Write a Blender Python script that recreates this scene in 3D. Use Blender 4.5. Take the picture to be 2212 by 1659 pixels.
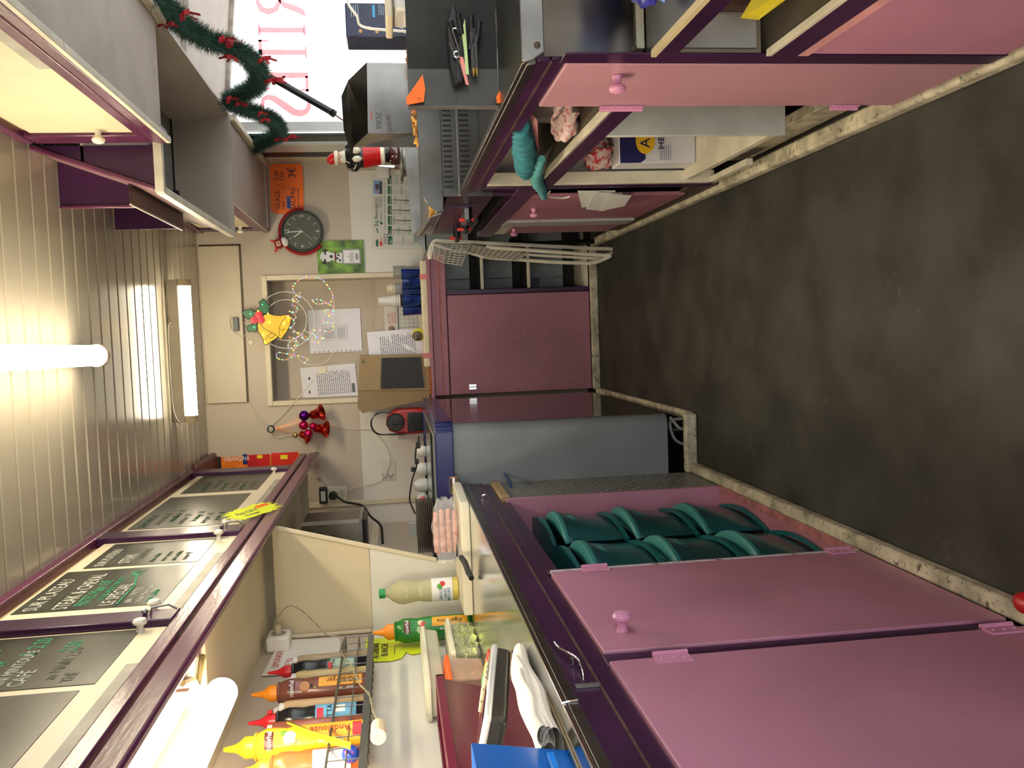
import bpy, math, random
from mathutils import Vector, Matrix
random.seed(7)
S = bpy.context.scene
for o in list(bpy.data.objects): bpy.data.objects.remove(o, do_unlink=True)

# ---------------------------------------------------------------- camera (photo frame is turned on its side)
CH = 1.15; FPX = 1950.0
yaw, pit, rol = 0.0598310089, 0.129658064, 0.0440801565
cy, sy, cp, sp, cr, sr = math.cos(yaw), math.sin(yaw), math.cos(pit), math.sin(pit), math.cos(rol), math.sin(rol)
fw = Vector((-sy*cp, cy*cp, -sp)); r0 = Vector((cy, sy, 0)); d0 = fw.cross(r0)
rr = r0*cr + d0*sr; dd = d0*cr - r0*sr
cam = bpy.data.cameras.new('camera'); co = bpy.data.objects.new('camera', cam); S.collection.objects.link(co)
m3 = Matrix((dd, rr, -fw)).transposed()
co.matrix_world = Matrix.Translation((0, 0, CH)) @ m3.to_4x4()
cam.sensor_fit = 'HORIZONTAL'; cam.sensor_width = 36; cam.lens = FPX/2212*36; cam.clip_start = .02; cam.clip_end = 200
S.camera = co
def U(px, py, X=None, Y=None, Z=None):
    v = rr*(829.5-py) + dd*(px-1106) + fw*FPX
    if X is not None: t = X/v.x
    elif Y is not None: t = Y/v.y
    else: t = (Z-CH)/v.z
    return Vector((0, 0, CH)) + v*t

# ---------------------------------------------------------------- world, lights, exposure
W = bpy.data.worlds.new('overcast_sky'); S.world = W; W.use_nodes = True
nt = W.node_tree; nt.nodes.clear()
bg = nt.nodes.new('ShaderNodeBackground'); ow = nt.nodes.new('ShaderNodeOutputWorld')
bg.inputs[0].default_value = (.93, .97, 1.0, 1); bg.inputs[1].default_value = 3.6
nt.links.new(bg.outputs[0], ow.inputs[0])
S.view_settings.view_transform = 'Standard'; S.view_settings.look = 'None'
S.view_settings.exposure = 0.30; S.view_settings.gamma = 1.0; S.view_settings.use_curve_mapping = False
LAMP = (1.0, .87, .63)
LAMP_E = 38.0

# ---------------------------------------------------------------- materials
MATS = {}
def mat(name, col, rough=.5, metal=0, var=.12, vs=6, bump=0, bs=40, spec=.5, coat=0, alpha=1, trans=0, emit=0, ecol=None, worn=None, wornamt=.6, aniso=None, ior=1.45, sss=0):
    if name in MATS: return MATS[name]
    m = bpy.data.materials.new(name); m.use_nodes = True; t = m.node_tree; b = t.nodes['Principled BSDF']
    def setp(k, v):
        if k in b.inputs: b.inputs[k].default_value = v
    c = (*col, 1); setp('Base Color', c); setp('Roughness', rough); setp('Metallic', metal); setp('IOR', ior)
    setp('Specular IOR Level', spec); setp('Coat Weight', coat); setp('Alpha', alpha); setp('Transmission Weight', trans)
    if sss: setp('Subsurface Weight', sss)
    if emit: setp('Emission Color', (*(ecol or col), 1)); setp('Emission Strength', emit)
    tc = t.nodes.new('ShaderNodeTexCoord')
    vec = tc.outputs['Object']
    if aniso:
        mp = t.nodes.new('ShaderNodeMapping'); mp.inputs['Scale'].default_value = aniso
        t.links.new(vec, mp.inputs['Vector']); vec = mp.outputs['Vector']
    if var or worn:
        n = t.nodes.new('ShaderNodeTexNoise'); n.inputs['Scale'].default_value = vs; n.inputs['Detail'].default_value = 5
        t.links.new(vec, n.inputs['Vector'])
        mx = t.nodes.new('ShaderNodeMix'); mx.data_type = 'RGBA'
        rp = t.nodes.new('ShaderNodeValToRGB'); rp.color_ramp.elements[0].position = .35; rp.color_ramp.elements[1].position = .65
        t.links.new(n.outputs['Fac'], rp.inputs['Fac']); t.links.new(rp.outputs['Color'], mx.inputs[0])
        mx.inputs[6].default_value = tuple(max(0, x*(1-var)) for x in col)+(1,)
        mx.inputs[7].default_value = tuple(min(1, x*(1+var)) for x in col)+(1,)
        last = mx.outputs[2]
        if worn:
            n2 = t.nodes.new('ShaderNodeTexNoise'); n2.inputs['Scale'].default_value = vs*3.1; n2.inputs['Detail'].default_value = 8; n2.inputs['Roughness'].default_value = .75
            t.links.new(vec, n2.inputs['Vector'])
            r2 = t.nodes.new('ShaderNodeValToRGB'); r2.color_ramp.elements[0].position = wornamt; r2.color_ramp.elements[1].position = wornamt+.07
            t.links.new(n2.outputs['Fac'], r2.inputs['Fac'])
            m2 = t.nodes.new('ShaderNodeMix'); m2.data_type = 'RGBA'
            t.links.new(r2.outputs['Color'], m2.inputs[0]); t.links.new(last, m2.inputs[6]); m2.inputs[7].default_value = (*worn, 1)
            last = m2.outputs[2]
        t.links.new(last, b.inputs['Base Color'])
    if bump:
        n3 = t.nodes.new('ShaderNodeTexNoise'); n3.inputs['Scale'].default_value = bs; n3.inputs['Detail'].default_value = 4
        t.links.new(vec, n3.inputs['Vector'])
        bp = t.nodes.new('ShaderNodeBump'); bp.inputs['Strength'].default_value = bump; bp.inputs['Distance'].default_value = .003
        t.links.new(n3.outputs['Fac'], bp.inputs['Height']); t.links.new(bp.outputs['Normal'], b.inputs['Normal'])
    MATS[name] = m; return m
PINK = mat('pink_paint', (.46, .205, .295), .38, var=.10, vs=3, bump=.15, bs=60, worn=(.6, .33, .4), wornamt=.70)
PINKD = mat('pink_paint_end_counter', (.36, .145, .195), .42, var=.08, vs=3, bump=.5, bs=45)
PINKL = mat('pale_pink_enamel', (.62, .27, .42), .35, var=.05)
PURP = mat('purple_gloss_paint', (.038, .008, .042), .28, var=.25, vs=5, bump=.25, bs=30, worn=(.13, .05, .07), wornamt=.66)
PURPL = mat('plum_gloss_paint', (.10, .022, .060), .25, var=.2, vs=5, bump=.2, bs=30, aniso=(3, .6, 3))
CREAM = mat('cream_paint', (.66, .58, .42), .42, var=.05, vs=3, bump=.1)
CREAMW = mat('dirty_white_paint', (.60, .56, .44), .5, var=.15, vs=8, bump=.3, worn=(.25, .19, .11), wornamt=.62)
KERB = mat('scuffed_wood_kerb', (.47, .43, .32), .6, var=.35, vs=16, bump=.7, bs=70, worn=(.10, .075, .045), wornamt=.56)
WALLB = mat('beige_wall_paint', (.50, .43, .34), .55, var=.03, vs=2, bump=.08)
WALLW = mat('white_laminate', (.70, .68, .60), .35, var=.02, vs=2)
WALLG = mat('hood_greige_paint', (.42, .385, .32), .5, var=.05, vs=3, bump=.1)
PLANK = mat('pvc_cladding', (.345, .31, .245), .20, var=.02, spec=.6)
FLOORM = mat('worn_vinyl_floor', (.030, .0285, .0235), .6, var=.50, vs=5, bump=.18, bs=260, worn=(.068, .064, .054), wornamt=.61)
STEEL = mat('brushed_stainless', (.52, .51, .48), .13, metal=1, var=.05, vs=10, aniso=(1, 12, 12))
STEELD = mat('dull_stainless', (.17, .165, .15), .30, metal=1, var=.2, vs=6)
STEELM = mat('worn_galvanised', (.30, .30, .29), .4, metal=.8, var=.25, vs=8)
CHROME = mat('chrome', (.7, .7, .7), .12, metal=1, var=0)
GREYF = mat('grey_blue_enamel', (.165, .185, .20), .33, var=.12, vs=3, bump=.15, worn=(.3, .3, .29), wornamt=.73)
SIDEF = mat('dark_gloss_cabinet_side', (.045, .032, .034), .18, var=.1, spec=.6)
NAVY = mat('navy_plastic', (.012, .016, .10), .2, var=.05)
TEAL = mat('teal_plastic', (.006, .10, .115), .33, var=.08)
TEALL = mat('lit_teal_plastic', (.035, .22, .22), .4, var=.08)  # drawer grips and scrolls: light catching them is put into a paler teal
BLACK = mat('black_plastic', (.012, .012, .013), .4, var=.1)
BLACKG = mat('black_gloss', (.010, .010, .011), .15, var=.1)
WHITE = mat('white_plastic', (.75, .73, .68), .35, var=.03)
CERAM = mat('white_ceramic', (.78, .74, .64), .15, var=.02)
CHALK = mat('blackboard', (.030, .031, .024), .28, var=.5, vs=4, aniso=(1, 1, 3), worn=(.07, .08, .06), wornamt=.6)
CHW = mat('white_chalk', (.42, .43, .37), .9, var=.2, vs=60)
CHG = mat('green_chalk', (.04, .26, .13), .9, var=.2, vs=60)
CHF = mat('faded_green_chalk', (.045, .10, .055), .9, var=.3, vs=60)
CHFW = mat('faded_white_chalk', (.13, .135, .10), .9, var=.3, vs=60)
PAPER = mat('white_paper', (.80, .80, .80), .5, var=.02)
INK = mat('black_ink', (.02, .02, .025), .6, var=0)
GREYINK = mat('grey_print', (.16, .16, .18), .7, var=0)
RED = mat('red_plastic', (.55, .012, .012), .3, var=.1)
REDC = mat('red_cloth', (.30, .006, .012), .7, var=.15, vs=20)
ORANGE = mat('orange_card', (.95, .17, .01), .5, var=.04)
NEON = mat('neon_yellow_card', (.78, .85, .03), .5, var=.04)
YELL = mat('yellow_plastic', (.85, .55, .02), .35, var=.08)
GOLDY = mat('mustard_card', (.62, .42, .01), .45, var=.05)
GREEN = mat('holly_green', (.008, .12, .035), .4, var=.1)
PINEM = mat('fir_green', (.012, .055, .034), .6, var=.4, vs=30)
WOOD = mat('bare_wood', (.33, .23, .12), .6, var=.3, vs=5, aniso=(1, .2, 1), bump=.3)
CARD = mat('cardboard', (.33, .235, .12), .7, var=.06, vs=4)
GLASS = mat('clear_glass', (.95, .97, .97), .03, var=0, trans=1, ior=1.3)
PLASTC = mat('frosted_plastic', (.80, .79, .66), .22, var=.03, trans=.55, ior=1.15)
BLUEG = mat('blue_glass', (.04, .10, .50), .05, var=0, trans=.75, ior=1.3)
FILM = mat('clear_film', (.9, .9, .9), .12, var=0, alpha=.22)
DARKIN = mat('dark_void_shade', (.012, .011, .010), .8, var=.2)  # near-black colour stands in for the shade in gaps and open insides
GREYB = mat('grey_back_boards', (.25, .28, .285), .55, var=.12, vs=5, bump=.2)
LAMPM = mat('lit_fluorescent_tube', (1, .95, .85), .4, var=0, emit=LAMP_E, ecol=LAMP)
GALV = mat('grey_wire', (.16, .155, .14), .35, metal=.7, var=.1)
CREAMT = mat('cream_coated_wire', (.80, .75, .62), .3, var=.1)

# ---------------------------------------------------------------- geometry helpers
COL = S.collection
class MB:
    def __init__(s, M=None): s.v = []; s.f = []; s.M = M or Matrix.Identity(4)
    def add(s, vs, fs):
        n = len(s.v); s.v += [s.M @ Vector(v) for v in vs]; s.f += [tuple(n+i for i in f) for f in fs]; return s
    def box(s, x0, x1, y0, y1, z0, z1):
        v = [(x, y, z) for z in (z0, z1) for y in (y0, y1) for x in (x0, x1)]
        return s.add(v, [(0, 2, 3, 1), (4, 5, 7, 6), (0, 1, 5, 4), (2, 6, 7, 3), (0, 4, 6, 2), (1, 3, 7, 5)])
    def prism(s, poly, z0, z1, M=None):
        n = len(poly); T = M or Matrix.Identity(4)
        v = [T @ Vector((a, b, z0)) for a, b in poly] + [T @ Vector((a, b, z1)) for a, b in poly]
        return s.add(v, [tuple(range(n-1, -1, -1)), tuple(range(n, 2*n))] + [(i, (i+1) % n, n+(i+1) % n, n+i) for i in range(n)])
    def tube(s, pts, r, n=8, closed=False, caps=True):
        pts = [Vector(p) for p in pts]; N = len(pts); rings = []; up = Vector((0.13, .31, .95)).normalized()
        R = r if isinstance(r, (list, tuple)) else [r]*N
        base = len(s.v); prev = None
        for i, p in enumerate(pts):
            if closed: t = pts[(i+1) % N]-pts[i-1]
            else: t = pts[min(i+1, N-1)]-pts[max(i-1, 0)]
            if t.length < 1e-9: t = Vector((0, 0, 1))
            t.normalize()
            a = prev if prev is not None else up
            a = a - t*a.dot(t)
            if a.length < 1e-3: a = Vector((1, 0, 0)) - t*t.x
            a.normalize(); b = t.cross(a); prev = a
            for k in range(n):
                q = 2*math.pi*k/n; s.v.append(s.M @ (p + (a*math.cos(q)+b*math.sin(q))*R[i]))
        for i in range(N if closed else N-1):
            j = (i+1) % N
            for k in range(n): s.f.append((base+i*n+k, base+i*n+(k+1) % n, base+j*n+(k+1) % n, base+j*n+k))
        if caps and not closed:
            s.f.append(tuple(base+k for k in range(n-1, -1, -1))); s.f.append(tuple(base+(N-1)*n+k for k in range(n)))
        return s
    def lathe(s, prof, n=20, a0=0, a1=2*math.pi, M=None):
        T = M or Matrix.Identity(4); full = abs(a1-a0-2*math.pi) < 1e-6; m = n if full else n+1; base = len(s.v)
        for r, z in prof:
            for k in range(m):
                q = a0+(a1-a0)*k/n; s.v.append(s.M @ (T @ Vector((r*math.cos(q), r*math.sin(q), z))))
        for i in range(len(prof)-1):
            for k in range(n):
                k2 = (k+1) % m
                s.f.append((base+i*m+k, base+i*m+k2, base+(i+1)*m+k2, base+(i+1)*m+k))
        if full:
            if prof[0][0] > 1e-5: s.f.append(tuple(base+k for k in range(m-1, -1, -1)))
            if prof[-1][0] > 1e-5: s.f.append(tuple(base+(len(prof)-1)*m+k for k in range(m)))
        return s
    def quad(s, a, b, c, d): return s.add([a, b, c, d], [(0, 1, 2, 3)])
    def slab(s, pts, n, th):
        n = Vector(n)*th; P = [Vector(p) for p in pts]; k = len(P)
        return s.add(P+[p+n for p in P], [tuple(range(k)), tuple(range(2*k-1, k-1, -1))]+[((i+1) % k, i, k+i, k+(i+1) % k) for i in range(k)])
    def grid(s, nu, nv, fn):
        v = [fn(i/nu, j/nv) for j in range(nv+1) for i in range(nu+1)]
        return s.add(v, [(j*(nu+1)+i, j*(nu+1)+i+1, (j+1)*(nu+1)+i+1, (j+1)*(nu+1)+i) for j in range(nv) for i in range(nu)])
    def ball(s, c, r, n=12, sc=(1, 1, 1)):
        prof = [(r*math.sin(math.pi*i/(n//2+2)), -r*math.cos(math.pi*i/(n//2+2))) for i in range(n//2+3)]
        prof[0] = (0, -r); prof[-1] = (0, r)
        return s.lathe(prof, n, M=Matrix.Translation(c) @ Matrix.Diagonal((*sc, 1)))
    def build(s, name, m, parent=None, bevel=0, smooth=False, label=None, cat=None, group=None, kind=None, thick=0, seg=2):
        off = parent_world(parent) if parent else None
        vs = s.v if not parent else [off @ v for v in s.v]
        if not parent:
            c = Vector((sum(v.x for v in vs)/len(vs), sum(v.y for v in vs)/len(vs), min(v.z for v in vs))) if vs else Vector()
            vs = [v-c for v in vs]
        me = bpy.data.meshes.new(name); me.from_pydata([tuple(v) for v in vs], [], s.f); me.update()
        if smooth:
            me.shade_smooth()
            try: me.set_sharp_from_angle(angle=math.radians(38))
            except Exception: pass
        o = bpy.data.objects.new(name, me); COL.objects.link(o)
        if m: me.materials.append(m)
        if parent: o.parent = parent
        else: o.location = c
        if thick:
            md = o.modifiers.new('s', 'SOLIDIFY'); md.thickness = thick; md.offset = 0
        if bevel:
            md = o.modifiers.new('b', 'BEVEL'); md.width = bevel; md.segments = seg; md.limit_method = 'ANGLE'; md.angle_limit = math.radians(40)
            if smooth is False:
                me.shade_smooth()
                try: me.set_sharp_from_angle(angle=math.radians(60))
                except Exception: pass
        tag(o, label, cat, group, kind); return o
def parent_world(p):
    M = Matrix.Identity(4); q = p
    ch = []
    while q: ch.append(q); q = q.parent
    for q in reversed(ch): M = M @ Matrix.LocRotScale(q.location, q.rotation_euler, q.scale)
    return M.inverted()
def tag(o, label=None, cat=None, group=None, kind=None):
    if label: o['label'] = label
    if cat: o['category'] = cat
    if group: o['group'] = group
    if kind: o['kind'] = kind
    return o
def thing(name, label, cat, loc=(0, 0, 0), group=None, kind=None):
    o = bpy.data.objects.new(name, None); o.empty_display_size = .05; COL.objects.link(o); o.location = loc
    return tag(o, label, cat, group, kind)
def box(name, m, b, parent=None, bevel=0, **k): return MB().box(*b).build(name, m, parent, bevel, **k)
def frame(o, u, v):
    u = Vector(u).normalized(); v = Vector(v); v = (v-u*v.dot(u)).normalized(); n = u.cross(v)
    return Matrix.Translation(o) @ Matrix((u, v, n)).transposed().to_4x4()
def END(x, z, y=5.3): return frame((x, y, z), (1, 0, 0), (0, 0, 1))       # faces the camera
def LEFT(y, z, x): return frame((x, y, z), (0, 1, 0), (0, 0, 1))           # faces +X
def RIGHT(y, z, x): return frame((x, y, z), (0, -1, 0), (0, 0, 1))         # faces -X
def text(s, M, size, m, parent=None, name='lettering', ext=.0004, align='LEFT', sx=1, wrap=None, **k):
    c = bpy.data.curves.new('t', 'FONT'); c.body = s; c.size = size; c.align_x = align; c.extrude = ext; c.resolution_u = 2
    o = bpy.data.objects.new('t', c); COL.objects.link(o)
    dg = bpy.context.evaluated_depsgraph_get(); me0 = bpy.data.meshes.new_from_object(o.evaluated_get(dg))
    mb = MB(M)
    vs = [(v.co.x*sx, v.co.y, v.co.z+ext) for v in me0.vertices]
    if wrap: vs = [((wrap+z)*math.sin(x/wrap), y, (wrap+z)*math.cos(x/wrap)) for x, y, z in vs]
    mb.add(vs, [tuple(p.vertices) for p in me0.polygons])
    bpy.data.objects.remove(o, do_unlink=True); bpy.data.curves.remove(c); bpy.data.meshes.remove(me0)
    return mb.build(name, m, parent, **k)
def lines(M, w, h, n, parent, m=None, lw=.35, jit=.5, name='print'):
    mb = MB(M)
    for i in range(n):
        y = h*(1-(i+.5)/n); a = 0
        while a < w:
            L = w*random.uniform(.06, .2); e = min(w*(1-jit*random.random()*.3), a+L)
            if e > a: mb.quad((a, y, .0018), (e, y, .0018), (e, y+h/n*lw, .0018), (a, y+h/n*lw, .0018))
            a += L+w*.025
    return mb.build(name, m or GREYINK, parent, kind='stuff')
def sheet(name, M, w, h, m, label=None, cat=None, th=.0006, parent=None, **k):
    return MB(M).box(0, w, 0, h, -th, 0).build(name, m, parent, label=label, cat=cat, **k)
def copy_tree(o, parent=None):
    c = o.copy(); COL.objects.link(c)
    if parent: c.parent = parent
    for ch in list(o.children): copy_tree(ch, c)
    return c
def arc(c, r, a0, a1, n, u=(1, 0, 0), v=(0, 0, 1)):
    u = Vector(u); v = Vector(v); c = Vector(c)
    return [c+u*r*math.cos(a0+(a1-a0)*i/n)+v*r*math.sin(a0+(a1-a0)*i/n) for i in range(n+1)]
def smoothpath(P, k=6):
    P = [Vector(p) for p in P]; out = []
    for i in range(len(P)-1):
        a, b, c, d = P[max(i-1, 0)], P[i], P[i+1], P[min(i+2, len(P)-1)]
        for j in range(k):
            t = j/k; out.append(.5*((2*b)+(c-a)*t+(2*a-5*b+4*c-d)*t*t+(3*b-a-3*c+d)*t**3))
    return out+[P[-1]]

# ================================================================= SETTING
XL, XR, YE, YB, ZC = -1.10, 1.01, 5.30, -1.0, 2.212
box('floor', FLOORM, (XL-.06, XR+.06, YB, YE+.3, -.04, 0), kind='structure')
ground = MB().box(-30, 30, -30, 30, -.75, -.7).build('ground', mat('pale_paving', (.45, .44, .42), .8), kind='structure')
ceil = MB().box(XL-.05, XR+.06, YB-.05, YE+.35, ZC+.006, ZC+.03).build('ceiling', mat('ceiling_joint_highlight', (.80, .72, .50), .3), kind='structure')  # bright cream puts the lamp highlights along the grooves into the colour
def plank_bm():
    mb = MB(); w = .1165; g = .0062
    prof = [(g, 0.007), (g, .001), (g+.003, -.004), (w-g-.003, -.004), (w-g, .001), (w-g, .007)]
    n = len(prof)
    v = [(x, y, z) for x in (-.70, .66) for y, z in prof]
    return mb.add(v, [tuple(range(n)), tuple(range(2*n-1, n-1, -1))]+[(i, n+i, n+(i+1) % n, (i+1) % n) for i in range(n)])
p0 = plank_bm().build('plank', PLANK, ceil); pv = p0.data
for v in pv.vertices: v.co.z += 0
base_k = 2.678
for k in range(-28, 23):
    y = base_k+k*.1165
    if y+.1165 > YE+.02: break
    o = p0 if k == -28 else p0.copy()
    if k != -28: COL.objects.link(o); o.parent = ceil
    o.location = (0, y, ZC)
    o.location = Vector((0, y, ZC))-ceil.location
# fix the first plank's mesh so that its coordinates are its own
for v in pv.vertices: v.co += ceil.location
# end wall: cream above, white laminate below, with the box niche
def wallpieces(rects, y0, y1):
    mb = MB()
    for x0, x1, z0, z1 in rects: mb.box(x0, x1, y0, y1, z0, z1)
    return mb
NX0, NX1, NZ1, ND = -.356, .333, 1.842, .20
wallpieces([(XL-.03, NX0, 0, ZC+.01), (NX1, XR+.04, 0, ZC+.01), (NX0, NX1, NZ1, ZC+.01), (NX0, NX1, 0, .94)], YE, YE+.03).build('wall_end', WALLB, kind='structure')
nb = MB().box(NX0-.02, NX1+.02, YE+ND, YE+ND+.02, .93, NZ1+.02).box(NX0-.02, NX0, YE+.03, YE+ND, .93, NZ1).box(NX1, NX1+.02, YE+.03, YE+ND, .93, NZ1)
nb.build('wall_niche', WALLB, kind='structure')
box('wall_niche_soffit', mat('niche_soffit_shade', (.27, .265, .26), .6), (NX0, NX1, YE+.03, YE+ND, NZ1, NZ1+.02), kind='structure')  # greyer than the wall: the soffit's shade is put into its colour
MB().box(XL, NX0-.03, YE-.004, YE, .6, 1.355).box(NX1+.03, .945, YE-.004, YE, .6, 1.355).build('trim_1', WALLW, kind='structure')
fr = MB()
fr.box(NX0-.028, NX0, YE-.012, YE, .95, NZ1).box(NX1, NX1+.028, YE-.012, YE, .95, NZ1).box(NX0-.028, NX1+.028, YE-.012, YE, NZ1, NZ1+.03)
fr.build('trim_2', CREAM, kind='structure', bevel=.003)
box('trim_3', CREAM, (-.985, -.955, YE-.015, YE, .6, 1.70), kind='structure', bevel=.003)
# left wall: solid; a partition screens off the hatch bay
MB().box(XL-.03, XL, YB, YE, 0, ZC).build('wall_left', WALLB, kind='structure')
lw = MB().box(XL, XL+.004, .3, 3.42, .6, 1.27); lw.build('trim_4', WALLW, kind='structure')
box('trim_5', CREAM, (XL, XL+.012, 3.42, YE, 1.27, 1.31), kind='structure')
# right wall with the serving hatch opening
HZ0, HZ1, HY0, HY1 = .93, 1.95, -.6, 4.69
MB().box(XR, XR+.04, YB, YE, 0, HZ0).box(XR, XR+.04, YB, YE, HZ1, ZC).box(XR, XR+.04, YB, HY0, HZ0, HZ1).box(XR, XR+.04, HY1+.5, YE, HZ0, HZ1).build('wall_right', CREAM, kind='structure')
MB().box(XL, -.55, YB-.03, YB, 0, ZC).box(.55, XR, YB-.03, YB, 0, ZC).box(-.55, .55, YB-.03, YB, 2.0, ZC).build('wall_back', WALLB, kind='structure')
# hatch end jamb: green, white and black profiles
WY = (4.69, 4.84, 5.03, 5.20)
box('window_1', mat('bottle_green_profile', (.006, .022, .020), .35), (XR+.004, XR+.016, WY[0], WY[1], HZ0, HZ1), kind='structure', bevel=.002)
box('trim_6', mat('white_aluminium', (.66, .65, .60), .35), (XR-.012, XR+.03, WY[1]+.01, WY[2], HZ0, HZ1), kind='structure', bevel=.003)
box('trim_7', BLACK, (XR-.004, XR+.03, WY[2], WY[3], HZ0, HZ1), kind='structure')
box('trim_8', CREAM, (XR-.012, XR+.03, WY[3], YE, HZ0-.3, HZ1), kind='structure', bevel=.003)
# kerbs along the foot of the furniture
def kerb(n, b): box(n, KERB, b, kind='structure', bevel=.008)
kerb('baseboard_left', (-.572, -.535, YB, 3.35, 0, .035))
kerb('baseboard_right', (.447, .49, YB, 4.95, 0, .038))
kerb('trim_9', (-.572, -.345, 3.34, 3.375, 0, .048))
kerb('trim_10', (-.372, -.338, 3.37, 4.96, 0, .03))
kerb('baseboard_end', (-.345, .44, 4.945, 4.975, 0, .045))

# ================================================================= HATCH FLAP + CURTAIN (outside the serving hatch)
fl = thing('hatch_flap', 'raised beige hatch flap above the serving window, weathered edge', 'hatch', (1.06, 3, 1.96))
def flapz(x): return 1.968-(x-1.05)*.105
MB().slab([(1.055, -.8, flapz(1.055)), (2.4, -.8, flapz(2.4)), (2.4, 4.9, flapz(2.4)), (1.055, 4.9, flapz(1.055))], (0, 0, 1), .03).build('flap_panel', mat('flap_beige', (.50, .44, .38), .5, var=.06), fl)
for yy in (4.86, 3.9, 2.6):
    MB().slab([(1.06, yy, flapz(1.06)-.001), (2.38, yy, flapz(2.38)-.001), (2.38, yy+.035, flapz(2.38)-.001), (1.06, yy+.035, flapz(1.06)-.001)], (0, 0, -1), .02).build('rib', mat('grimy_alu', (.42, .38, .33), .45, var=.3, vs=20), fl)
cur = thing('side_curtain', 'white backlit plastic curtain with faded red capital letters outside', 'curtain', (1.7, 4.95, .3))
CURT = mat('white_tarpaulin', (.9, .9, .9), .5, var=0, trans=0)
t = CURT.node_tree; b = t.nodes['Principled BSDF']; out = t.nodes['Material Output']
tl = t.nodes.new('ShaderNodeBsdfTranslucent'); tl.inputs[0].default_value = (.95, .95, .95, 1); ad = t.nodes.new('ShaderNodeMixShader'); ad.inputs[0].default_value = .7
t.links.new(b.outputs[0], ad.inputs[1]); t.links.new(tl.outputs[0], ad.inputs[2]); t.links.new(ad.outputs[0], out.inputs[0])
MB().quad((1.12, 4.92, .2), (3.2, 4.92, .2), (3.2, 4.92, 1.95), (1.12, 4.92, 1.95)).build('tarpaulin', CURT, cur, thick=.002)
box('edge_profile', mat('light_grey_profile', (.5, .5, .48), .4), (1.085, 1.13, 4.90, 4.94, .2, 1.93), cur)
REDL = mat('faded_red_lettering', (.95, .30, .32), .6, var=.25, vs=8, aniso=(1, 1, 14))
t = REDL.node_tree; b = t.nodes['Principled BSDF']; out = t.nodes['Material Output']
tl = t.nodes.new('ShaderNodeBsdfTranslucent'); tl.inputs[0].default_value = (1, .42, .45, 1); ad = t.nodes.new('ShaderNodeMixShader'); ad.inputs[0].default_value = .75
t.links.new(b.outputs[0], ad.inputs[1]); t.links.new(tl.outputs[0], ad.inputs[2]); t.links.new(ad.outputs[0], out.inputs[0])
# the word is painted on the outer face, so it reads mirrored from in here; letters cut as bars and curves
def letters():
    z0, z1 = 1.527, 1.772; H = z1-z0; y = 4.915
    def seg(mb, a, b, w):
        a = Vector(a); b = Vector(b); d = (b-a).normalized(); n = Vector((-d.y, d.x))*w/2
        P = [a+n, a-n, b-n, b+n]; mb.add([(p.x, y, z0+p.y*H) for p in P], [(0, 1, 2, 3)])
    def poly(mb, P, W):
        P = [Vector(p) for p in P]
        L = []
        for i, p in enumerate(P):
            q = P[min(i+1, len(P)-1)]-P[max(i-1, 0)]; q = Vector((q.x, q.y*H)).normalized(); n = Vector((-q.y, q.x))*W[i]/2
            L.append((p.x+n.x, y, z0+p.y*H+n.y)); L.append((p.x-n.x, y, z0+p.y*H-n.y))
        mb.add(L, [(2*i, 2*i+1, 2*i+3, 2*i+2) for i in range(len(P)-1)])
    def bars(mb, L):
        for x0, x1, a, b_ in L: mb.add([(x0, y, z0+a*H), (x1, y, z0+a*H), (x1, y, z0+b_*H), (x0, y, z0+b_*H)], [(0, 1, 2, 3)])
    S_ = MB(); P = []; Wd = []
    for i in range(25):
        t = i/24
        x = 1.219+.046*math.sin(t*2*math.pi*1.0+math.pi*.0)*(1 if True else 1)
        P.append((1.219-.046*math.cos(math.pi*(.15+1.7*t)) if False else x, .94-.88*t)); Wd.append(.012+.028*math.sin(math.pi*t)**2)
    poly(S_, [(1.172, .80), (1.175, .90), (1.195, .97), (1.225, .985), (1.252, .95), (1.262, .86), (1.255, .74), (1.235, .62), (1.21, .48), (1.185, .34), (1.177, .2), (1.185, .09), (1.205, .02), (1.235, .01), (1.262, .05), (1.27, .16)][::-1],
         [.010, .012, .018, .024, .028, .034, .036, .036, .034, .030, .026, .020, .018, .014, .012, .010])
    S_.build('letter', REDL, cur)
    E_ = MB(); bars(E_, [(1.36, 1.388, 0, 1), (1.30, 1.37, .95, 1), (1.29, 1.37, 0, .06), (1.325, 1.37, .48, .54), (1.30, 1.312, .82, 1), (1.29, 1.302, 0, .2), (1.325, 1.333, .38, .64)]); E_.build('letter', REDL, cur)
    T_ = MB(); bars(T_, [(1.478, 1.505, .04, 1), (1.43, 1.555, .93, 1), (1.43, 1.44, .78, 1), (1.545, 1.555, .78, 1), (1.462, 1.52, 0, .04)]); T_.build('letter', REDL, cur)
    I_ = MB(); bars(I_, [(1.592, 1.618, .04, .96), (1.578, 1.632, 0, .05), (1.578, 1.632, .95, 1)]); I_.build('letter', REDL, cur)
    R_ = MB(); bars(R_, [(1.79, 1.818, .0, 1), (1.77, 1.84, 0, .05), (1.77, 1.84, .95, 1)])
    poly(R_, [(1.80, .97), (1.745, .97), (1.71, .90), (1.698, .76), (1.71, .61), (1.745, .53), (1.80, .52)], [.018, .02, .028, .034, .028, .02, .014])
    poly(R_, [(1.76, .52), (1.735, .44), (1.72, .25), (1.70, .06), (1.68, .0)], [.014, .026, .032, .028, .012]); R_.build('letter', REDL, cur)
    F_ = MB(); bars(F_, [(1.99, 2.018, 0, 1), (1.91, 2.0, .94, 1), (1.91, 1.92, .8, 1), (1.95, 2.0, .47, .53), (1.97, 2.04, 0, .05)]); F_.build('letter', REDL, cur)
letters()

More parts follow.
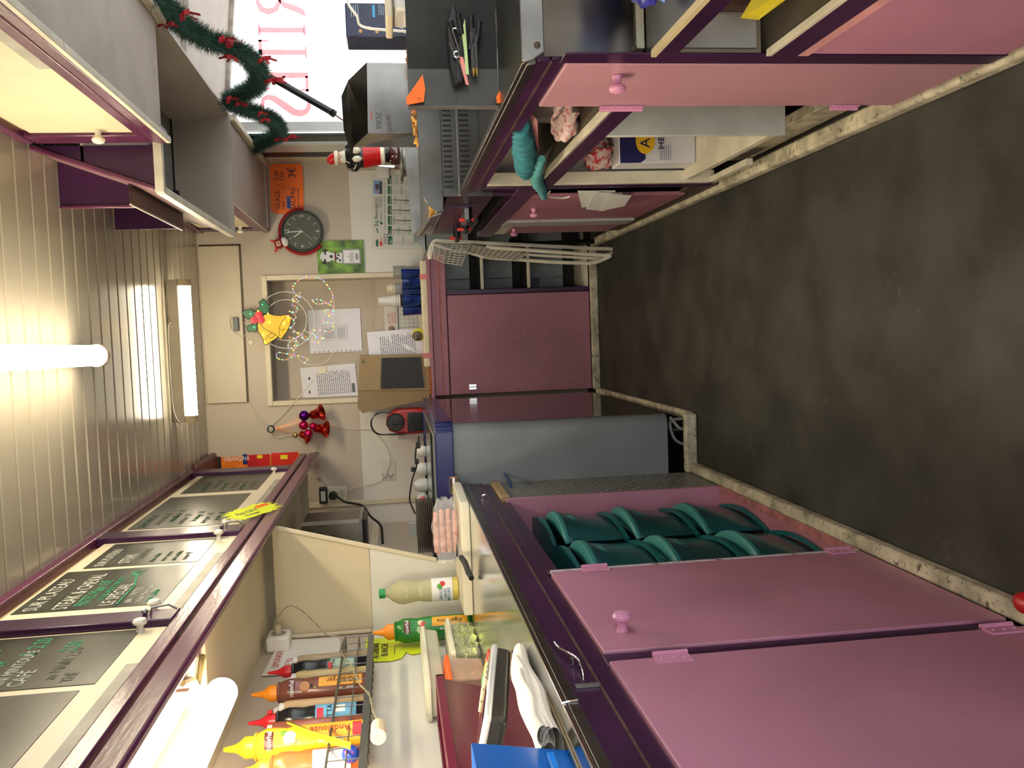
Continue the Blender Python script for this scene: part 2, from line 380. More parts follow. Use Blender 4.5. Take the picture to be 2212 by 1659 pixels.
# ================================================================= LEFT: SERVING COUNTER
FX = -.572
lc = thing('base_cabinet', 'pink base cabinet with purple frame under the left stainless worktop', 'cabinet', (-.83, 1.2, 0))
def rails(fx, s, y0, y1, za, zb, zc, parent):
    # two stepped purple fascia boards with a worn bead between
    x2 = fx-s*.02
    MB().box(min(fx, x2), max(fx, x2), y0, y1, zb, za).build('fascia_board', PURP, parent, bevel=.002)
    MB().box(min(fx-s*.004, x2), max(fx-s*.004, x2), y0, y1, zc, zb-.003).build('fascia_board', PURP, parent, bevel=.002)
rails(FX, 1, -.9, 3.36, .893, .846, .81, lc)
box('bead', mat('worn_bead', (.085, .045, .04), .5, var=.4, vs=30), (FX-.003, FX+.0015, -.9, 3.36, .8425, .8465), lc)
box('lower_rail', PURP, (FX-.03, FX-.012, 2.10, 3.03, .775, .815), lc, bevel=.002)
def knob(parent, x, y, z, s, m, r=.019, name='knob'):
    M = Matrix.Translation((x, y, z)) @ Matrix.Rotation(s*math.pi/2, 4, 'Y')
    MB().lathe([(r*.62, 0), (r*.45, r*.5), (r*.5, r*.9), (r*.95, r*1.15), (r, r*1.45), (r*.8, r*1.8), (r*.3, r*1.98), (0, r*2)], 16, M=M).build(name, m, parent, smooth=True)
def hinge(parent, x, y, z, s, m=PINKL, w=.034, h=.062):
    mb = MB().box(min(x, x+s*.003), max(x, x+s*.003), y-w, y, z-h/2, z+h/2)
    mb.tube([(x+s*.004, y, z-h/2), (x+s*.004, y, z+h/2)], .005, 8)
    for dz in (-.02, 0, .02): mb.ball((x+s*.003, y-w*.6, z+dz), .003, 6)
    mb.build('hinge', m, parent)
def door(parent, x, y0, y1, z0, z1, s, m=PINK, th=.018, **k):
    return MB().box(min(x, x-s*th), max(x, x-s*th), y0, y1, z0, z1).build('door', m, parent, bevel=.0025, **k)
da = door(lc, FX+.004, .86, 1.476, .037, .808, 1); hinge(da, FX+.004, 1.478, .70, 1); hinge(da, FX+.004, 1.478, .09, 1)
door(lc, FX+.004, .2, .82, .037, .808, 1); door(lc, FX+.004, -.5, .16, .037, .808, 1)
db = door(lc, FX+.004, 1.522, 2.058, .037, .806, 1); knob(db, FX+.004, 1.62, .747, 1, PINKL, .019)
hinge(db, FX+.0045, 2.066, .70, 1); hinge(db, FX+.0045, 2.066, .09, 1)
box('stile', PURP, (FX-.02, FX-.002, 1.47, 1.528, .035, .81), lc, bevel=.003)
box('stile', PURP, (FX-.02, FX-.003, .81, .87, .035, .81), lc, bevel=.003)
box('stile', PURP, (FX-.03, FX-.002, 2.07, 2.10, .035, .81), lc, bevel=.002)
box('worn_edge', mat('chipped_white_edge', (.62, .58, .58), .6, worn=(.08, .015, .06), wornamt=.55, vs=14), (FX-.002, FX+.0048, 2.0585, 2.069, .037, .806), lc)
box('inner_side', PINK, (FX-.45, FX, 3.022, 3.04, .03, .79), lc, bevel=.001)
box('inner_side', PINK, (FX-.45, FX-.03, 2.07, 2.085, .03, .79), lc)
box('inner_back', PINKD, (-1.05, -1.04, 2.08, 3.04, .03, .8), lc)
box('inner_floor', PINKD, (-1.04, FX-.002, 2.085, 3.02, .02, .034), lc)
box('bottom_lip', mat('scuffed_pink', (.36, .13, .14), .6, var=.3, vs=20, worn=(.3, .22, .12), wornamt=.62), (FX-.02, FX+.003, 2.08, 3.03, .0, .036), lc)
box('carcass_side', PINKD, (-1.08, FX-.03, -.9, -.88, 0, .88), lc)
box('wood_slat', WOOD, (FX-.02, FX+.006, 3.05, 3.36, .772, .806), lc, bevel=.004)
# checker plate
cpl = box('checker_plate', mat('grey_checker_plate', (.22, .22, .21), .4, metal=.2, var=.1), (FX-.012, FX-.002, 3.04, 3.365, .02, .772), lc)
mb = MB()
for i in range(12):
    for j in range(30):
        y = 3.05+i*.027; z = .035+j*.0245; d = .0085 if (i+j) % 2 else -.0085
        a, b_ = (y-.0085, z-d*.6), (y+.0085, z+d*.6)
        nx = Vector((b_[0]-a[0], b_[1]-a[1])).normalized(); n = Vector((-nx.y, nx.x))*.0018
        X = FX-.002
        mb.add([(X, a[0], a[1]), (X+.0018, (a[0]+b_[0])/2+n.x, (a[1]+b_[1])/2+n.y), (X, b_[0], b_[1]), (X+.0018, (a[0]+b_[0])/2-n.x, (a[1]+b_[1])/2-n.y)], [(0, 3, 2, 1)])
mb.build('tread_studs', mat('plate_studs', (.36, .36, .34), .35, metal=.2, var=0), lc, kind='stuff')
MB().tube([(FX-.002, 3.24, .745), (FX+.028, 3.24, .75), (FX+.030, 3.33, .75), (FX+.028, 3.42, .75), (FX-.002, 3.42, .745)], .006, 8).build('pull_handle', mat('blue_pull', (.015, .04, .12), .4), lc, smooth=True)
# latch hook hanging near the door
lh = thing('latch_hook', 'small chrome hook latch screwed to the purple counter fascia', 'hook', (FX, 1.5, .87))
MB().tube(smoothpath([(FX+.004, 1.40, .868), (FX+.010, 1.42, .865), (FX+.012, 1.47, .862), (FX+.014, 1.50, .872), (FX+.010, 1.54, .882), (FX+.012, 1.565, .886)]), .0022, 8).build('rod', CHROME, lh, smooth=True)
box('plate', STEELM, (FX+.0005, FX+.004, 1.38, 1.39, .845, .885), lh)
MB().tube([(FX+.001, 1.475, .872), (FX+.018, 1.475, .872)], .0035, 8).build('eye', CHROME, lh, smooth=True)
hk = thing('wall_hook', 'small bent metal hook in the far purple fascia of left counter', 'hook', (FX, 3.1, .86))
MB().tube([(FX, 3.05, .868), (FX+.012, 3.05, .868), (FX+.014, 3.05, .858)], .003, 8).build('hook', CHROME, hk)
# worktop
wt = thing('worktop', 'long reflective stainless worktop along the left side', 'worktop', (-.83, 1.2, .893))
box('top_sheet', STEEL, (XL+.005, FX+.006, -.9, 3.345, .912, .92), wt, bevel=.002)
box('nosing', STEELD, (FX-.002, FX+.007, -.9, 3.345, .894, .9115), wt, bevel=.0015)
MB().tube([(FX+.006, 1.315, .9205), (FX+.008, 1.315, .908), (FX+.009, 1.315, .895)], .0025, 6).build('clip', CHROME, wt)
lu = box('worktop_seam', STEELD, (FX-.07, FX-.062, -.9, 1.30, .9195, .9212), wt)

# teal drawer towers
def tower(y0, y1, lab):
    r = thing('drawer_tower', lab, 'drawers', (-.80, (y0+y1)/2, .034), 'plastic drawer towers in the open cabinet')
    X = -.628; w = y1-y0
    MB().box(X-.34, X-.02, y0, y0+.012, .034, .70).box(X-.34, X-.02, y1-.012, y1, .034, .70).box(X-.34, X-.325, y0, y1, .034, .70).build('frame', TEAL, r, bevel=.004)
    def bow(t, z0, d): return d*(1-(2*t-1)**2)
    for k in range(3):
        z0 = .040+k*.218; h = .205
        rail = MB(); N = 12
        def sl(u, v, zz0=z0):
            t = u; d = .030*(1-(2*t-1)**2); z = zz0-.004+v*.010
            return (X-.012+d, y0+w*t, z)
        rail.grid(N, 1, lambda u, v: sl(u, v)); rail.build('shelf_lip', TEAL, r, thick=.012)
        dw = MB()
        def face(u, v, zz0=z0, h=h):
            c = 1-(2*u-1)**2
            return (X-.010+.016*c+.034*c*v**1.4, y0+.016+(w-.032)*u, zz0+.008+(h-.03)*v)
        dw.grid(14, 8, face); d_ = dw.build('drawer', mat('translucent_teal_front', (.006, .075, .085), .22, var=.25, vs=5), r, thick=.004, smooth=True)
        lip = MB()
        def lipf(u, v, zz0=z0, h=h):
            c = 1-(2*u-1)**2
            zt = zz0+h-.021
            if v < .75: return (X-.012+.052*c*(v/.75), y0+.010+(w-.020)*u, zt+.004*math.sin(v*4))
            return (X-.012+.052*c+.0015, y0+.010+(w-.020)*u, zt-.012*(v-.75)/.25)
        lip.grid(16, 8, lipf); lip.build('grip', TEALL, d_, thick=.004, smooth=True)
        em = MB()
        for q in range(3):
            pts = []
            for i in range(13):
                a = -.3+i/12*3.6; rad = .012+.010*q
                yy = (y0+y1)/2+.02+rad*1.7*math.cos(a); zz = z0+h*.62+rad*math.sin(a)*.8
                t = (yy-y0-.016)/(w-.032); c = 1-(2*t-1)**2; v = (zz-z0-.008)/(h-.03)
                pts.append((X-.010+.016*c+.034*c*max(0, v)**1.4+.002, yy, zz))
            em.tube(pts, .0012, 5)
        em.build('embossed_scroll', TEALL, d_)
    tp = MB(); tp.grid(12, 4, lambda u, v: (X-.30+(.29+.034*(1-(2*u-1)**2))*v, y0+w*u, .70)); tp.build('top', TEAL, r, thick=.012)
tower(2.60, 3.0, 'far teal plastic three-drawer tower beside the pink partition in the cabinet')
tower(2.17, 2.58, 'near teal plastic three-drawer tower beside the hinged pink door')

# ================================================================= CHEST FREEZER
fz = thing('chest_freezer', 'grey chest freezer with navy rim and glass top in the far left corner', 'freezer', (-.69, 4.03, 0))
rc = MB()
poly = []
def rrect(x0, x1, y0, y1, r, n=6):
    P = []
    for cx, cy_, a in ((x1-r, y1-r, 0), (x0+r, y1-r, 90), (x0+r, y0+r, 180), (x1-r, y0+r, 270)):
        for i in range(n+1):
            q = math.radians(a+90*i/n); P.append((cx+r*math.cos(q), cy_+r*math.sin(q)))
    return P
MB().prism(rrect(-1.03, -.345, 3.37, 4.71, .035), .11, .945).build('body', GREYF, fz, smooth=True)
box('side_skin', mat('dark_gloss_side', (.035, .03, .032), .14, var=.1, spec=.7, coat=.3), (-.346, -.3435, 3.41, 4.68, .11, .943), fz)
rim = MB(); o_, i_ = rrect(-1.04, -.333, 3.358, 4.72, .045), rrect(-.99, -.383, 3.41, 4.67, .02)
n = len(o_); v = [(a, b_, z) for z in (.94, 1.008) for a, b_ in o_]+[(a, b_, 1.012) for a, b_ in i_]+[(a, b_, .96) for a, b_ in i_]
f = [(i, (i+1) % n, n+(i+1) % n, n+i) for i in range(n)]+[(n+i, n+(i+1) % n, 2*n+(i+1) % n, 2*n+i) for i in range(n)]+[(2*n+i, 2*n+(i+1) % n, 3*n+(i+1) % n, 3*n+i) for i in range(n)]+[(i, 3*n+i, 3*n+(i+1) % n, (i+1) % n) for i in range(n)]
rim.add(v, f).build('rim', NAVY, fz, smooth=True, bevel=.004)
box('sliding_glass', mat('freezer_glass', (.35, .38, .34), .06, var=0, trans=.6, ior=1.3), (-.985, -.388, 3.415, 4.1, .992, .997), fz)
box('sliding_glass', MATS['freezer_glass'], (-.985, -.388, 4.0, 4.665, 1.0, 1.005), fz)
box('slider_rail', mat('alu_rail', (.45, .44, .38), .35, metal=.6), (-.40, -.39, 3.415, 4.665, .985, 1.010), fz)
box('slider_rail', MATS['alu_rail'], (-.985, -.388, 3.425, 3.44, .985, 1.012), fz)
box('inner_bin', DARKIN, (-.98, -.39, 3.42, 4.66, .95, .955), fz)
for x, y in ((-.42, 3.5), (-.97, 3.5), (-.42, 4.6), (-.97, 4.6)):
    MB().lathe([(.02, 0.0), (.022, .02), (.014, .05), (.014, .112)], 10, M=Matrix.Translation((x, y, 0))).build('foot', BLACK, fz)
box('hinge_bracket', STEELM, (-.3, -.29, 4.4, 4.41, .5, .51), fz) if False else None
cb = thing('cable_coil', 'grey cable coiled in the gap under the chest freezer', 'cable', (-.40, 3.42, 0))
MB().tube(smoothpath([(-.36, 3.40, .09), (-.40, 3.385, .06), (-.42, 3.40, .02), (-.47, 3.40, .012), (-.45, 3.40, .07), (-.38, 3.41, .085), (-.37, 3.41, .03)]), .006, 6).build('loop', mat('grey_cable', (.3, .3, .28), .5), cb, smooth=True)

# ================================================================= END COUNTER
ec = thing('end_counter', 'low pink counter across the end wall with open shelves', 'counter', (0, 5.1, 0))
box('top_board', PINKD, (XL+.01, .43, 4.955, 5.295, .93, .945), ec, bevel=.002)
box('front_band', PINKD, (-.345, .43, 4.97, 4.99, .882, .93), ec, bevel=.004)
box('front_band', PINKD, (-.345, .43, 4.968, 4.99, .846, .8795), ec, bevel=.004)
box('worn_edge', mat('worn_red_edge', (.55, .17, .12), .6, var=.3, vs=40), (-.345, .43, 4.9665, 4.97, .8785, .882), ec)
dd_ = box('door', PINKD, (-.342, .204, 4.972, 4.99, .048, .842), ec, bevel=.002)
MB().box(-.318, -.306, 4.965, 4.972, .70, .74).box(-.302, -.290, 4.965, 4.972, .70, .74).build('hinge', CHROME, dd_)
box('stile', PURP, (.206, .232, 4.966, 4.99, .045, .843), ec, bevel=.003)
for z0, z1 in ((.635, .652), (.375, .392)):
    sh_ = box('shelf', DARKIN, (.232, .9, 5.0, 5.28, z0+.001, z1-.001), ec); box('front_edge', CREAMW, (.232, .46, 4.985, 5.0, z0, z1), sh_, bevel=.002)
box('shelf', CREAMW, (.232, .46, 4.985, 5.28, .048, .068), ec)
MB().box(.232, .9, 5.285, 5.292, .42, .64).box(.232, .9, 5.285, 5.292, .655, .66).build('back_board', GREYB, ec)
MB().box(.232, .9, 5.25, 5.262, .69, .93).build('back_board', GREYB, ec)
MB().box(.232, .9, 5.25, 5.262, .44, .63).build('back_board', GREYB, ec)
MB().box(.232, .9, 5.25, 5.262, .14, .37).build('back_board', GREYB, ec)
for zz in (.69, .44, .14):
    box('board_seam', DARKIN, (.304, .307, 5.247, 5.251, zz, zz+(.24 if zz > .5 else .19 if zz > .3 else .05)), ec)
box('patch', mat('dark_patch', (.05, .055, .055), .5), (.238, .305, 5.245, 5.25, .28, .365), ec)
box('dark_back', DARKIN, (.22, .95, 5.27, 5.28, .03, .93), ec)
bl = thing('wrap_roll', 'flat cream cloth roll with two pink straps on the end counter edge', 'cloth', (.05, 5.02, .945))
MB().box(-.185, .40, 4.965, 5.05, .945, .982).build('roll', mat('cream_cloth', (.72, .62, .44), .7, var=.05, bump=.3), bl, bevel=.010, seg=3)
for x in (-.135, .295): box('strap', mat('pink_strap', (.62, .20, .19), .6), (x, x+.028, 4.961, 5.054, .944, .986), bl, bevel=.001)
box('fabric_edge', mat('orange_cord', (.42, .13, .04), .6), (-.335, -.20, 4.975, 4.985, .945, .953), bl) if False else None
co_ = thing('cord_bundle', 'twisted orange cord lying along the end counter edge', 'cord', (-.27, 4.98, .945))
for ph in (0, math.pi):
    MB().tube([(-.19-.0045*i, 4.985+.005*math.sin(i*.9+ph), .951+.005*math.cos(i*.9+ph)) for i in range(33)], .0045, 6).build('strand', mat('orange_cord', (.42, .13, .04), .6), co_, smooth=True)

# ================================================================= CEILING LAMPS
def tube_lamp(name, label, a, b, r, zb, cat='lamp', dirn='x'):
    a = Vector(a); b = Vector(b); d = (b-a).normalized(); L = (b-a).length
    t = thing(name, label, cat, ((a+b)/2).to_tuple())
    side = Vector((-d.y, d.x, 0))
    M = frame(a, d, side)      # local x along, y side, z = up
    s = 1 if M.col[2].z > 0 else -1
    MB(M).box(-.01, L+.01, -.028, .028, s*.022 if s > 0 else -zb, zb if s > 0 else -.022).build('housing', mat('lamp_housing', (.42, .38, .30), .4), t, bevel=.004)
    MB().tube([a-d*.012, a+d*.02], [r*1.12, r*1.12], 16).build('end_cap', mat('yellowed_cap', (.62, .50, .30), .4), t, smooth=True)
    MB().tube([b-d*.02, b+d*.012], [r*1.12, r*1.12], 16).build('end_cap', MATS['yellowed_cap'], t, smooth=True)
    MB().tube([a+d*.015, b-d*.015], r, 16).build('diffuser_tube', LAMPM, t, smooth=True)
    for q in (.12, .88):
        p = a+(b-a)*q
        MB(frame(p, d, side)).box(-.02, .02, -.012, .012, s*.02 if s > 0 else -zb-.004, zb+.004 if s > 0 else -.02).build('bracket', MATS['lamp_housing'], t)
    return t
tube_lamp('tube_lamp', 'lit fluorescent tube lamp mounted across the ceiling by the end wall', (-.372, 4.50, 2.125), (.288, 4.50, 2.125), .030, .075)
tube_lamp('tube_lamp', 'lit fluorescent tube lamp running lengthwise on the ceiling above the aisle', (-.034, 3.19, 2.132), (-.016, 2.00, 2.132), .034, .065)
wl = thing('lamp_wire', 'thin grey wire looped beside the ceiling lamp by the end wall', 'wire', (.22, 4.6, 2.19))
MB().tube(smoothpath([(.22, 4.43, 2.190), (.15, 4.42, 2.192), (.10, 4.43, 2.18), (.05, 4.42, 2.192), (-.30, 4.42, 2.190), (-.39, 4.45, 2.165)]), .004, 6).build('wire', mat('grey_wire_soft', (.3, .27, .22), .5), wl, smooth=True)

# ================================================================= LEFT: WALL CABINETS WITH BLACKBOARDS
uc = thing('wall_cabinet', 'long purple-framed wall cabinets with cream blackboard doors on the left', 'cabinet', (-.88, 3, 1.6))
CXF = -.66
box('bottom_rail', PURPL, (CXF-.025, CXF+.002, -.2, 5.235, 1.662, 1.70), uc, bevel=.004)
MB(Matrix.Translation((CXF, 0, 1.656)) @ Matrix.Rotation(math.radians(-9), 4, 'Y')).box(-.022, .0, -.2, 5.25, -.062, 0).build('lower_board', PURPL, uc, bevel=.007)
box('top_rail', PURPL, (CXF-.03, CXF+.006, -.2, 5.29, 2.176, 2.208), uc, bevel=.003)
box('cornice_end', mat('brown_beam', (.10, .035, .035), .5, var=.2), (CXF-.10, CXF+.03, 4.80, 5.29, 2.165, 2.207), uc, bevel=.02)
for y0, y1 in ((4.665, 4.79), (3.19, 3.30), (2.21, 2.30)):
    box('stile', PURP, (CXF-.03, CXF+.003, y0, y1, 1.70, 2.176), uc, bevel=.003)
box('underside', CREAM, (XL, CXF-.03, -.2, 4.80, 1.655, 1.665), uc)
box('end_panel', CREAM, (XL, CXF-.02, 4.79, 4.80, 1.62, 2.20), uc)
box('back_board', CREAM, (XL+.002, XL+.01, -.2, 4.79, 1.66, 2.20), uc)
doors = []
for y0, y1, ky in ((3.302, 4.663, 4.655), (2.302, 3.188, 3.172), (.30, 2.208, 2.196)):
    d = box('door', CREAM, (CXF-.030, CXF-.014, y0, y1, 1.702, 2.150), uc, bevel=.0015, label='cream door with blackboards'); doors.append(d)
    box('top_gap', WOOD, (CXF-.035, CXF-.028, y0, y1, 2.15, 2.177), uc)
    box('hinge_strip', mat('dull_strip', (.33, .31, .25), .5, var=.15, worn=(.2, .15, .1), wornamt=.66, vs=10), (CXF-.0145, CXF-.012, y0+.02, y1-.25, 1.702, 1.735), d)
    M = Matrix.Translation((CXF-.014, ky-.03, 1.765)) @ Matrix.Rotation(math.pi/2, 4, 'Y')
knob(doors[0], CXF-.014, 4.625, 1.767, 1, CERAM, .016); knob(doors[1], CXF-.014, 3.150, 1.765, 1, CERAM, .017); knob(doors[2], CXF-.014, 2.180, 1.765, 1, CERAM, .017)
knob(doors[0], CXF-.014, 3.335, 1.772, 1, CERAM, .017); knob(doors[1], CXF-.014, 2.335, 1.772, 1, CERAM, .017)
for y in (3.285, 2.285):
    MB().tube([(CXF+.004, y-.03, 1.76), (CXF+.02, y-.03, 1.757), (CXF+.022, y-.02, 1.72), (CXF+.01, y-.02, 1.70)], .003, 6).ball((CXF+.01, y-.025, 1.775), .008, 8).build('latch', STEELM, uc)
XB = CXF-.0135
def board(d, y0, y1, z0, z1): return box('blackboard', CHALK, (XB-.001, XB+.001, y0, y1, z0, z1), d, label='blackboard panel on the door')
def chalk(b, s, y, z, size, m, sx=1): return text(s, LEFT(y, z, XB+.0012), size, m, b, 'chalk_lettering', .0003, sx=sx)
b5 = board(doors[0], 4.145, 4.655, 1.78, 2.115); b4 = board(doors[0], 3.40, 4.06, 1.795, 2.135)
b3 = board(doors[1], 2.845, 3.165, 1.772, 2.108); b2 = board(doors[1], 2.40, 2.812, 1.772, 2.140)
b1 = board(doors[2], 1.86, 2.195, 1.768, 2.10); b0 = board(doors[2], 1.25, 1.83, 1.787, 2.10)
chalk(b2, 'SUR PLATEAU', 2.415, 2.085, .052, CHW, .95)
chalk(b2, 'C_________', 2.415, 2.062, .03, CHF)
chalk(b2, 'STEAK & CHEVAL', 2.412, 2.010, .056, CHW, .8)
chalk(b2, 'FRITES Main 13€', 2.43, 1.968, .046, CHG, .78)
chalk(b2, 'ou SALADE TOMATE', 2.47, 1.940, .026, CHG)
chalk(b2, 'LE SPÉCIAL', 2.42, 1.900, .050, CHW, .85); chalk(b2, '/ 11€', 2.68, 1.905, .045, CHG)
MB(LEFT(2.42, 1.888, XB+.0012)).tube([(0, 0, 0), (.18, .004, 0), (.3, .03, 0), (.33, .05, 0)], .003, 5).build('chalk_stroke', CHG, b2)
chalk(b2, 'pain  { FRITES', 2.43, 1.860, .028, CHW, .9); chalk(b2, 'salade  Mayonnaise', 2.43, 1.834, .024, CHW, .9); chalk(b2, 'steak  ( Salade', 2.43, 1.808, .022, CHG, .9)
chalk(b3, 'SUR PLATEAU', 2.86, 2.055, .042, CHW, .85)
MB(LEFT(2.86, 2.035, XB+.0012)).tube([(0, 0, 0), (.27, .004, 0)], .0015, 5).build('chalk_stroke', CHFW, b3)
chalk(b3, 'STEAK', 2.88, 1.985, .050, CHW, .8); chalk(b3, 'PRODUITS', 2.92, 1.955, .034, CHFW, .9)
for i, tx in enumerate(('frites salade', 'sauce maison', 'avec crudités', 'tomate 9€')): chalk(b3, tx, 2.875, 1.91-i*.032, .026, (CHF, CHFW)[i % 2], .9)
for b_, ya in ((b4, 3.42), (b5, 4.16)):
    for i, tx in enumerate(('SANDWICHS', 'américain  6€', 'mitraillette  7€', 'saucisse  5€', 'fromage  5€', 'merguez  6€', 'poulet  6€')):
        chalk(b_, tx, ya+(.04*i % .09), (2.08 if b_ is b4 else 2.065)-i*.042, .036, (CHF, CHFW)[(i+(b_ is b5)) % 2], 1.1)
chalk(b1, '2  1€', 2.02, 2.045, .05, CHG, .9); chalk(b1, 'eau  KINDER', 1.86, 2.0, .036, CHG, .9); chalk(b1, 'MINI MINTOULE', 1.872, 1.955, .036, CHW, .85)
chalk(b1, '2  2.20', 2.06, 1.955, .05, CHG, .85); chalk(b1, 'CAFÉ', 1.875, 1.915, .044, CHW, .9); chalk(b1, 'au MAIN 2,50', 1.90, 1.860, .036, CHFW, .95); chalk(b1, '2,50', 2.07, 1.875, .05, CHG, .8)
chalk(b1, 'THÉ', 1.88, 1.82, .034, CHFW, .9)
# drinks poster slid behind the cabinet's end
dp = thing('drinks_poster', 'narrow strip of a colourful drinks poster behind the left cabinet end', 'poster', (-.70, 5.285, 1.73))
M = frame((-.69, 5.28, 2.165), (0, 0, -1), (1, 0, 0))
def pbox(x0, x1, y0, y1, m, n='print_block', z=.0012): MB(M).box(x0, x1, y0, y1, z-.001, z).build(n, m, dp)
pbox(-.01, .46, -.05, .030, mat('poster_orange', (.75, .19, .02), .3, var=.3, vs=12), 'paper', .0008)
pbox(.0, .02, -.05, .033, BLACK); pbox(.14, .165, -.02, .040, mat('poster_blue', (.01, .03, .16), .3)); pbox(.165, .29, -.05, .034, mat('poster_red', (.6, .02, .02), .3, var=.2))
pbox(.30, .45, -.05, .038, mat('poster_red2', (.68, .03, .015), .3, var=.3)); pbox(.30, .43, -.045, -.035, mat('poster_yellow', (.85, .7, .03), .3), z=.0016); pbox(.35, .39, 0, .024, MATS['poster_yellow'], z=.0016); pbox(.22, .25, .012, .030, MATS['poster_yellow'], z=.0016)
text('ORANGINA', frame((-.685, 5.277, 2.13), (0, 0, -1), (1, 0, 0)), .036, PAPER, dp, sx=.75)
# neon star price ticket
st = thing('price_star', 'neon yellow starburst price ticket stuck to the cabinet rail', 'sign', (-.645, 3.45, 1.66))
o = U(543, 1107, X=-.648); M = frame(o, (U(590, 1088, X=-.648)-U(497, 1124, X=-.648)), (0, -.9, .5))
rr2 = random.Random(3); P = []
for i in range(44):
    a = 2*math.pi*i/44; k = 1 if i % 2 == 0 else .78
    ww = .155 if True else 0; x = ww*math.copysign(abs(math.cos(a))**.55, math.cos(a)); y = .043*math.copysign(abs(math.sin(a))**.55, math.sin(a)); 
    k = (1 if i % 2 == 0 else (.72 if abs(math.cos(a)) > .75 else .86))*rr2.uniform(.94, 1.05); P.append((x*k, y*k))
u_ = Vector((0, 1, -1.0)).normalized()
def starM(): return frame((-.640, 3.45, 1.695), (0, .86, -.5), (.25, .4, .8))
MB(starM()).prism(P, 0, .0012).build('card', NEON, st)
MB(starM()).box(.035, .105, .008, .026, .0012, .0018).build('orange_patch', ORANGE, st)
text('Pizza 3,50 €', starM() @ Matrix.Translation((-.09, -.004, .0016)), .024, GREYINK, st); text('2 fromages', starM() @ Matrix.Translation((-.07, -.026, .0016)), .018, GREYINK, st)

# lamp in the bay below the cabinets
ul = thing('under_cabinet_lamp', 'glowing tube lamp on a cream board below the left cabinets', 'lamp', (-.80, 1.6, 1.55))
box('mounting_board', CREAM, (-.93, -.70, .2, 2.215, 1.628, 1.652), ul, bevel=.002)
MB().tube([(-.815, .55, 1.578), (-.815, 2.125, 1.578)], .036, 16).ball((-.815, 2.125, 1.578), .036, 14, (1, .6, 1)).build('tube', LAMPM, ul, smooth=True)
MB().box(-.84, -.79, .6, 2.0, 1.60, 1.63).build('housing', MATS['lamp_housing'], ul)
MB().tube(smoothpath([(-.77, 2.17, 1.626), (-.73, 2.13, 1.618), (-.78, 2.08, 1.620), (-.745, 2.03, 1.62), (-.72, 1.95, 1.622)]), .008, 6).build('cable', mat('olive_cable', (.20, .16, .07), .5), ul, smooth=True)
box('clip', MATS['yellowed_cap'], (-.75, -.72, 1.90, 1.92, 1.60, 1.63), ul)

# partition that closes the bay towards the freezer
pa = thing('partition_panel', 'cream and white partition panel with slanted free edge before the freezer', 'panel', (-.95, 3.35, .92))
MB(END(0, 0, 3.352)).prism([(-1.098, 1.270), (-.783, 1.270), (-.689, 1.616), (-1.098, 1.616)], -.014, 0).build('upper_sheet', mat('warm_cream', (.62, .54, .36), .5, var=.04), pa)
MB(END(0, 0, 3.350)).prism([(-1.098, .9225), (-.852, .9225), (-.852, 1.02), (-.785, 1.268), (-1.098, 1.268)], -.014, 0).build('lower_sheet', WALLW, pa)
MB(END(0, 0, 3.352)).prism([(-.856, 1.02), (-.840, 1.02), (-.675, 1.62), (-.691, 1.62)], -.004, .006).build('edge_trim', CREAM, pa, bevel=.002)
MB().box(-1.098, -1.085, 3.325, 3.340, 1.272, 1.612).build('corner_batten', CREAM, pa, bevel=.004)

# ================================================================= RIGHT: WALL CABINETS AND HOOD
RX = .612
rc_ = thing('wall_cabinet', 'purple-framed wall cabinet with cream door above the near right window', 'cabinet', (.8, 1.9, 1.79))
box('door', mat('warm_cream_door', (.66, .57, .38), .42, var=.04), (RX+.006, RX+.022, .4, 2.80, 1.862, 2.160), rc_, bevel=.002)
dn = rc_.children[0]; knob(dn, RX+.006, 2.775, 1.965, -1, CERAM, .019)
box('hinge_strip', MATS['dull_strip'], (RX+.002, RX+.006, .5, 2.15, 1.868, 1.900), dn)
box('bottom_rail', PURPL, (RX-.006, RX+.03, .3, 2.86, 1.832, 1.864), rc_, bevel=.004)
box('bottom_rail', PURPL, (RX-.012, RX+.03, .3, 2.87, 1.796, 1.826), rc_, bevel=.004)
box('top_rail', PURPL, (RX-.008, RX+.03, .3, 2.88, 2.178, 2.209), rc_, bevel=.004)
box('top_gap', WOOD, (RX+.015, RX+.025, .4, 2.80, 2.160, 2.178), rc_)
box('stile', PURPL, (RX-.004, RX+.03, 2.80, 2.90, 1.80, 2.18), rc_, bevel=.004)
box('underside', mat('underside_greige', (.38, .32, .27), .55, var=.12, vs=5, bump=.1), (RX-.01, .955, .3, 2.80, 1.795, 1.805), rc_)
box('lip', CREAMW, (RX-.014, RX+.004, .3, 2.86, 1.782, 1.7955), rc_, bevel=.002)
box('lip', CREAMW, (.945, .97, .3, 2.86, 1.772, 1.80), rc_, bevel=.002)
box('back_lip', CREAM, (.972, 1.0, .3, 2.84, 1.79, 2.2), rc_)

hd = thing('extractor_hood', 'purple and greige extractor hood with slotted filter over the fryers', 'hood', (.73, 3.5, 1.82))
Y0, Y1, ZB = 2.915, 4.135, 1.822
MB().slab([(.605, Y0, 2.205), (.605, Y0, 1.83), (.474, Y0, 1.83)], (0, 1, 0), .014).build('gusset', PURP, hd)
MB().tube([(.603, Y0, 2.203), (.468, Y0, 1.832)], .009, 6).build('gusset_trim', PURPL, hd)
MB().slab([(.603, Y0+.01, 2.206), (.462, Y0+.01, 1.826), (.462, Y1, 1.826), (.603, Y1, 2.206)], (1, 0, .3), .012).build('front_sheet', mat('mauve_sheet', (.30, .17, .17), .35, var=.2, aniso=(1, .3, 2)), hd)
MB().box(.455, .478, Y0-.01, Y1, ZB-.004, ZB+.022).build('bottom_lip', CREAMW, hd, bevel=.002)
MB().box(.458, .61, Y0-.025, Y0-.002, ZB-.004, ZB+.022).build('bottom_lip', CREAMW, hd, bevel=.002)
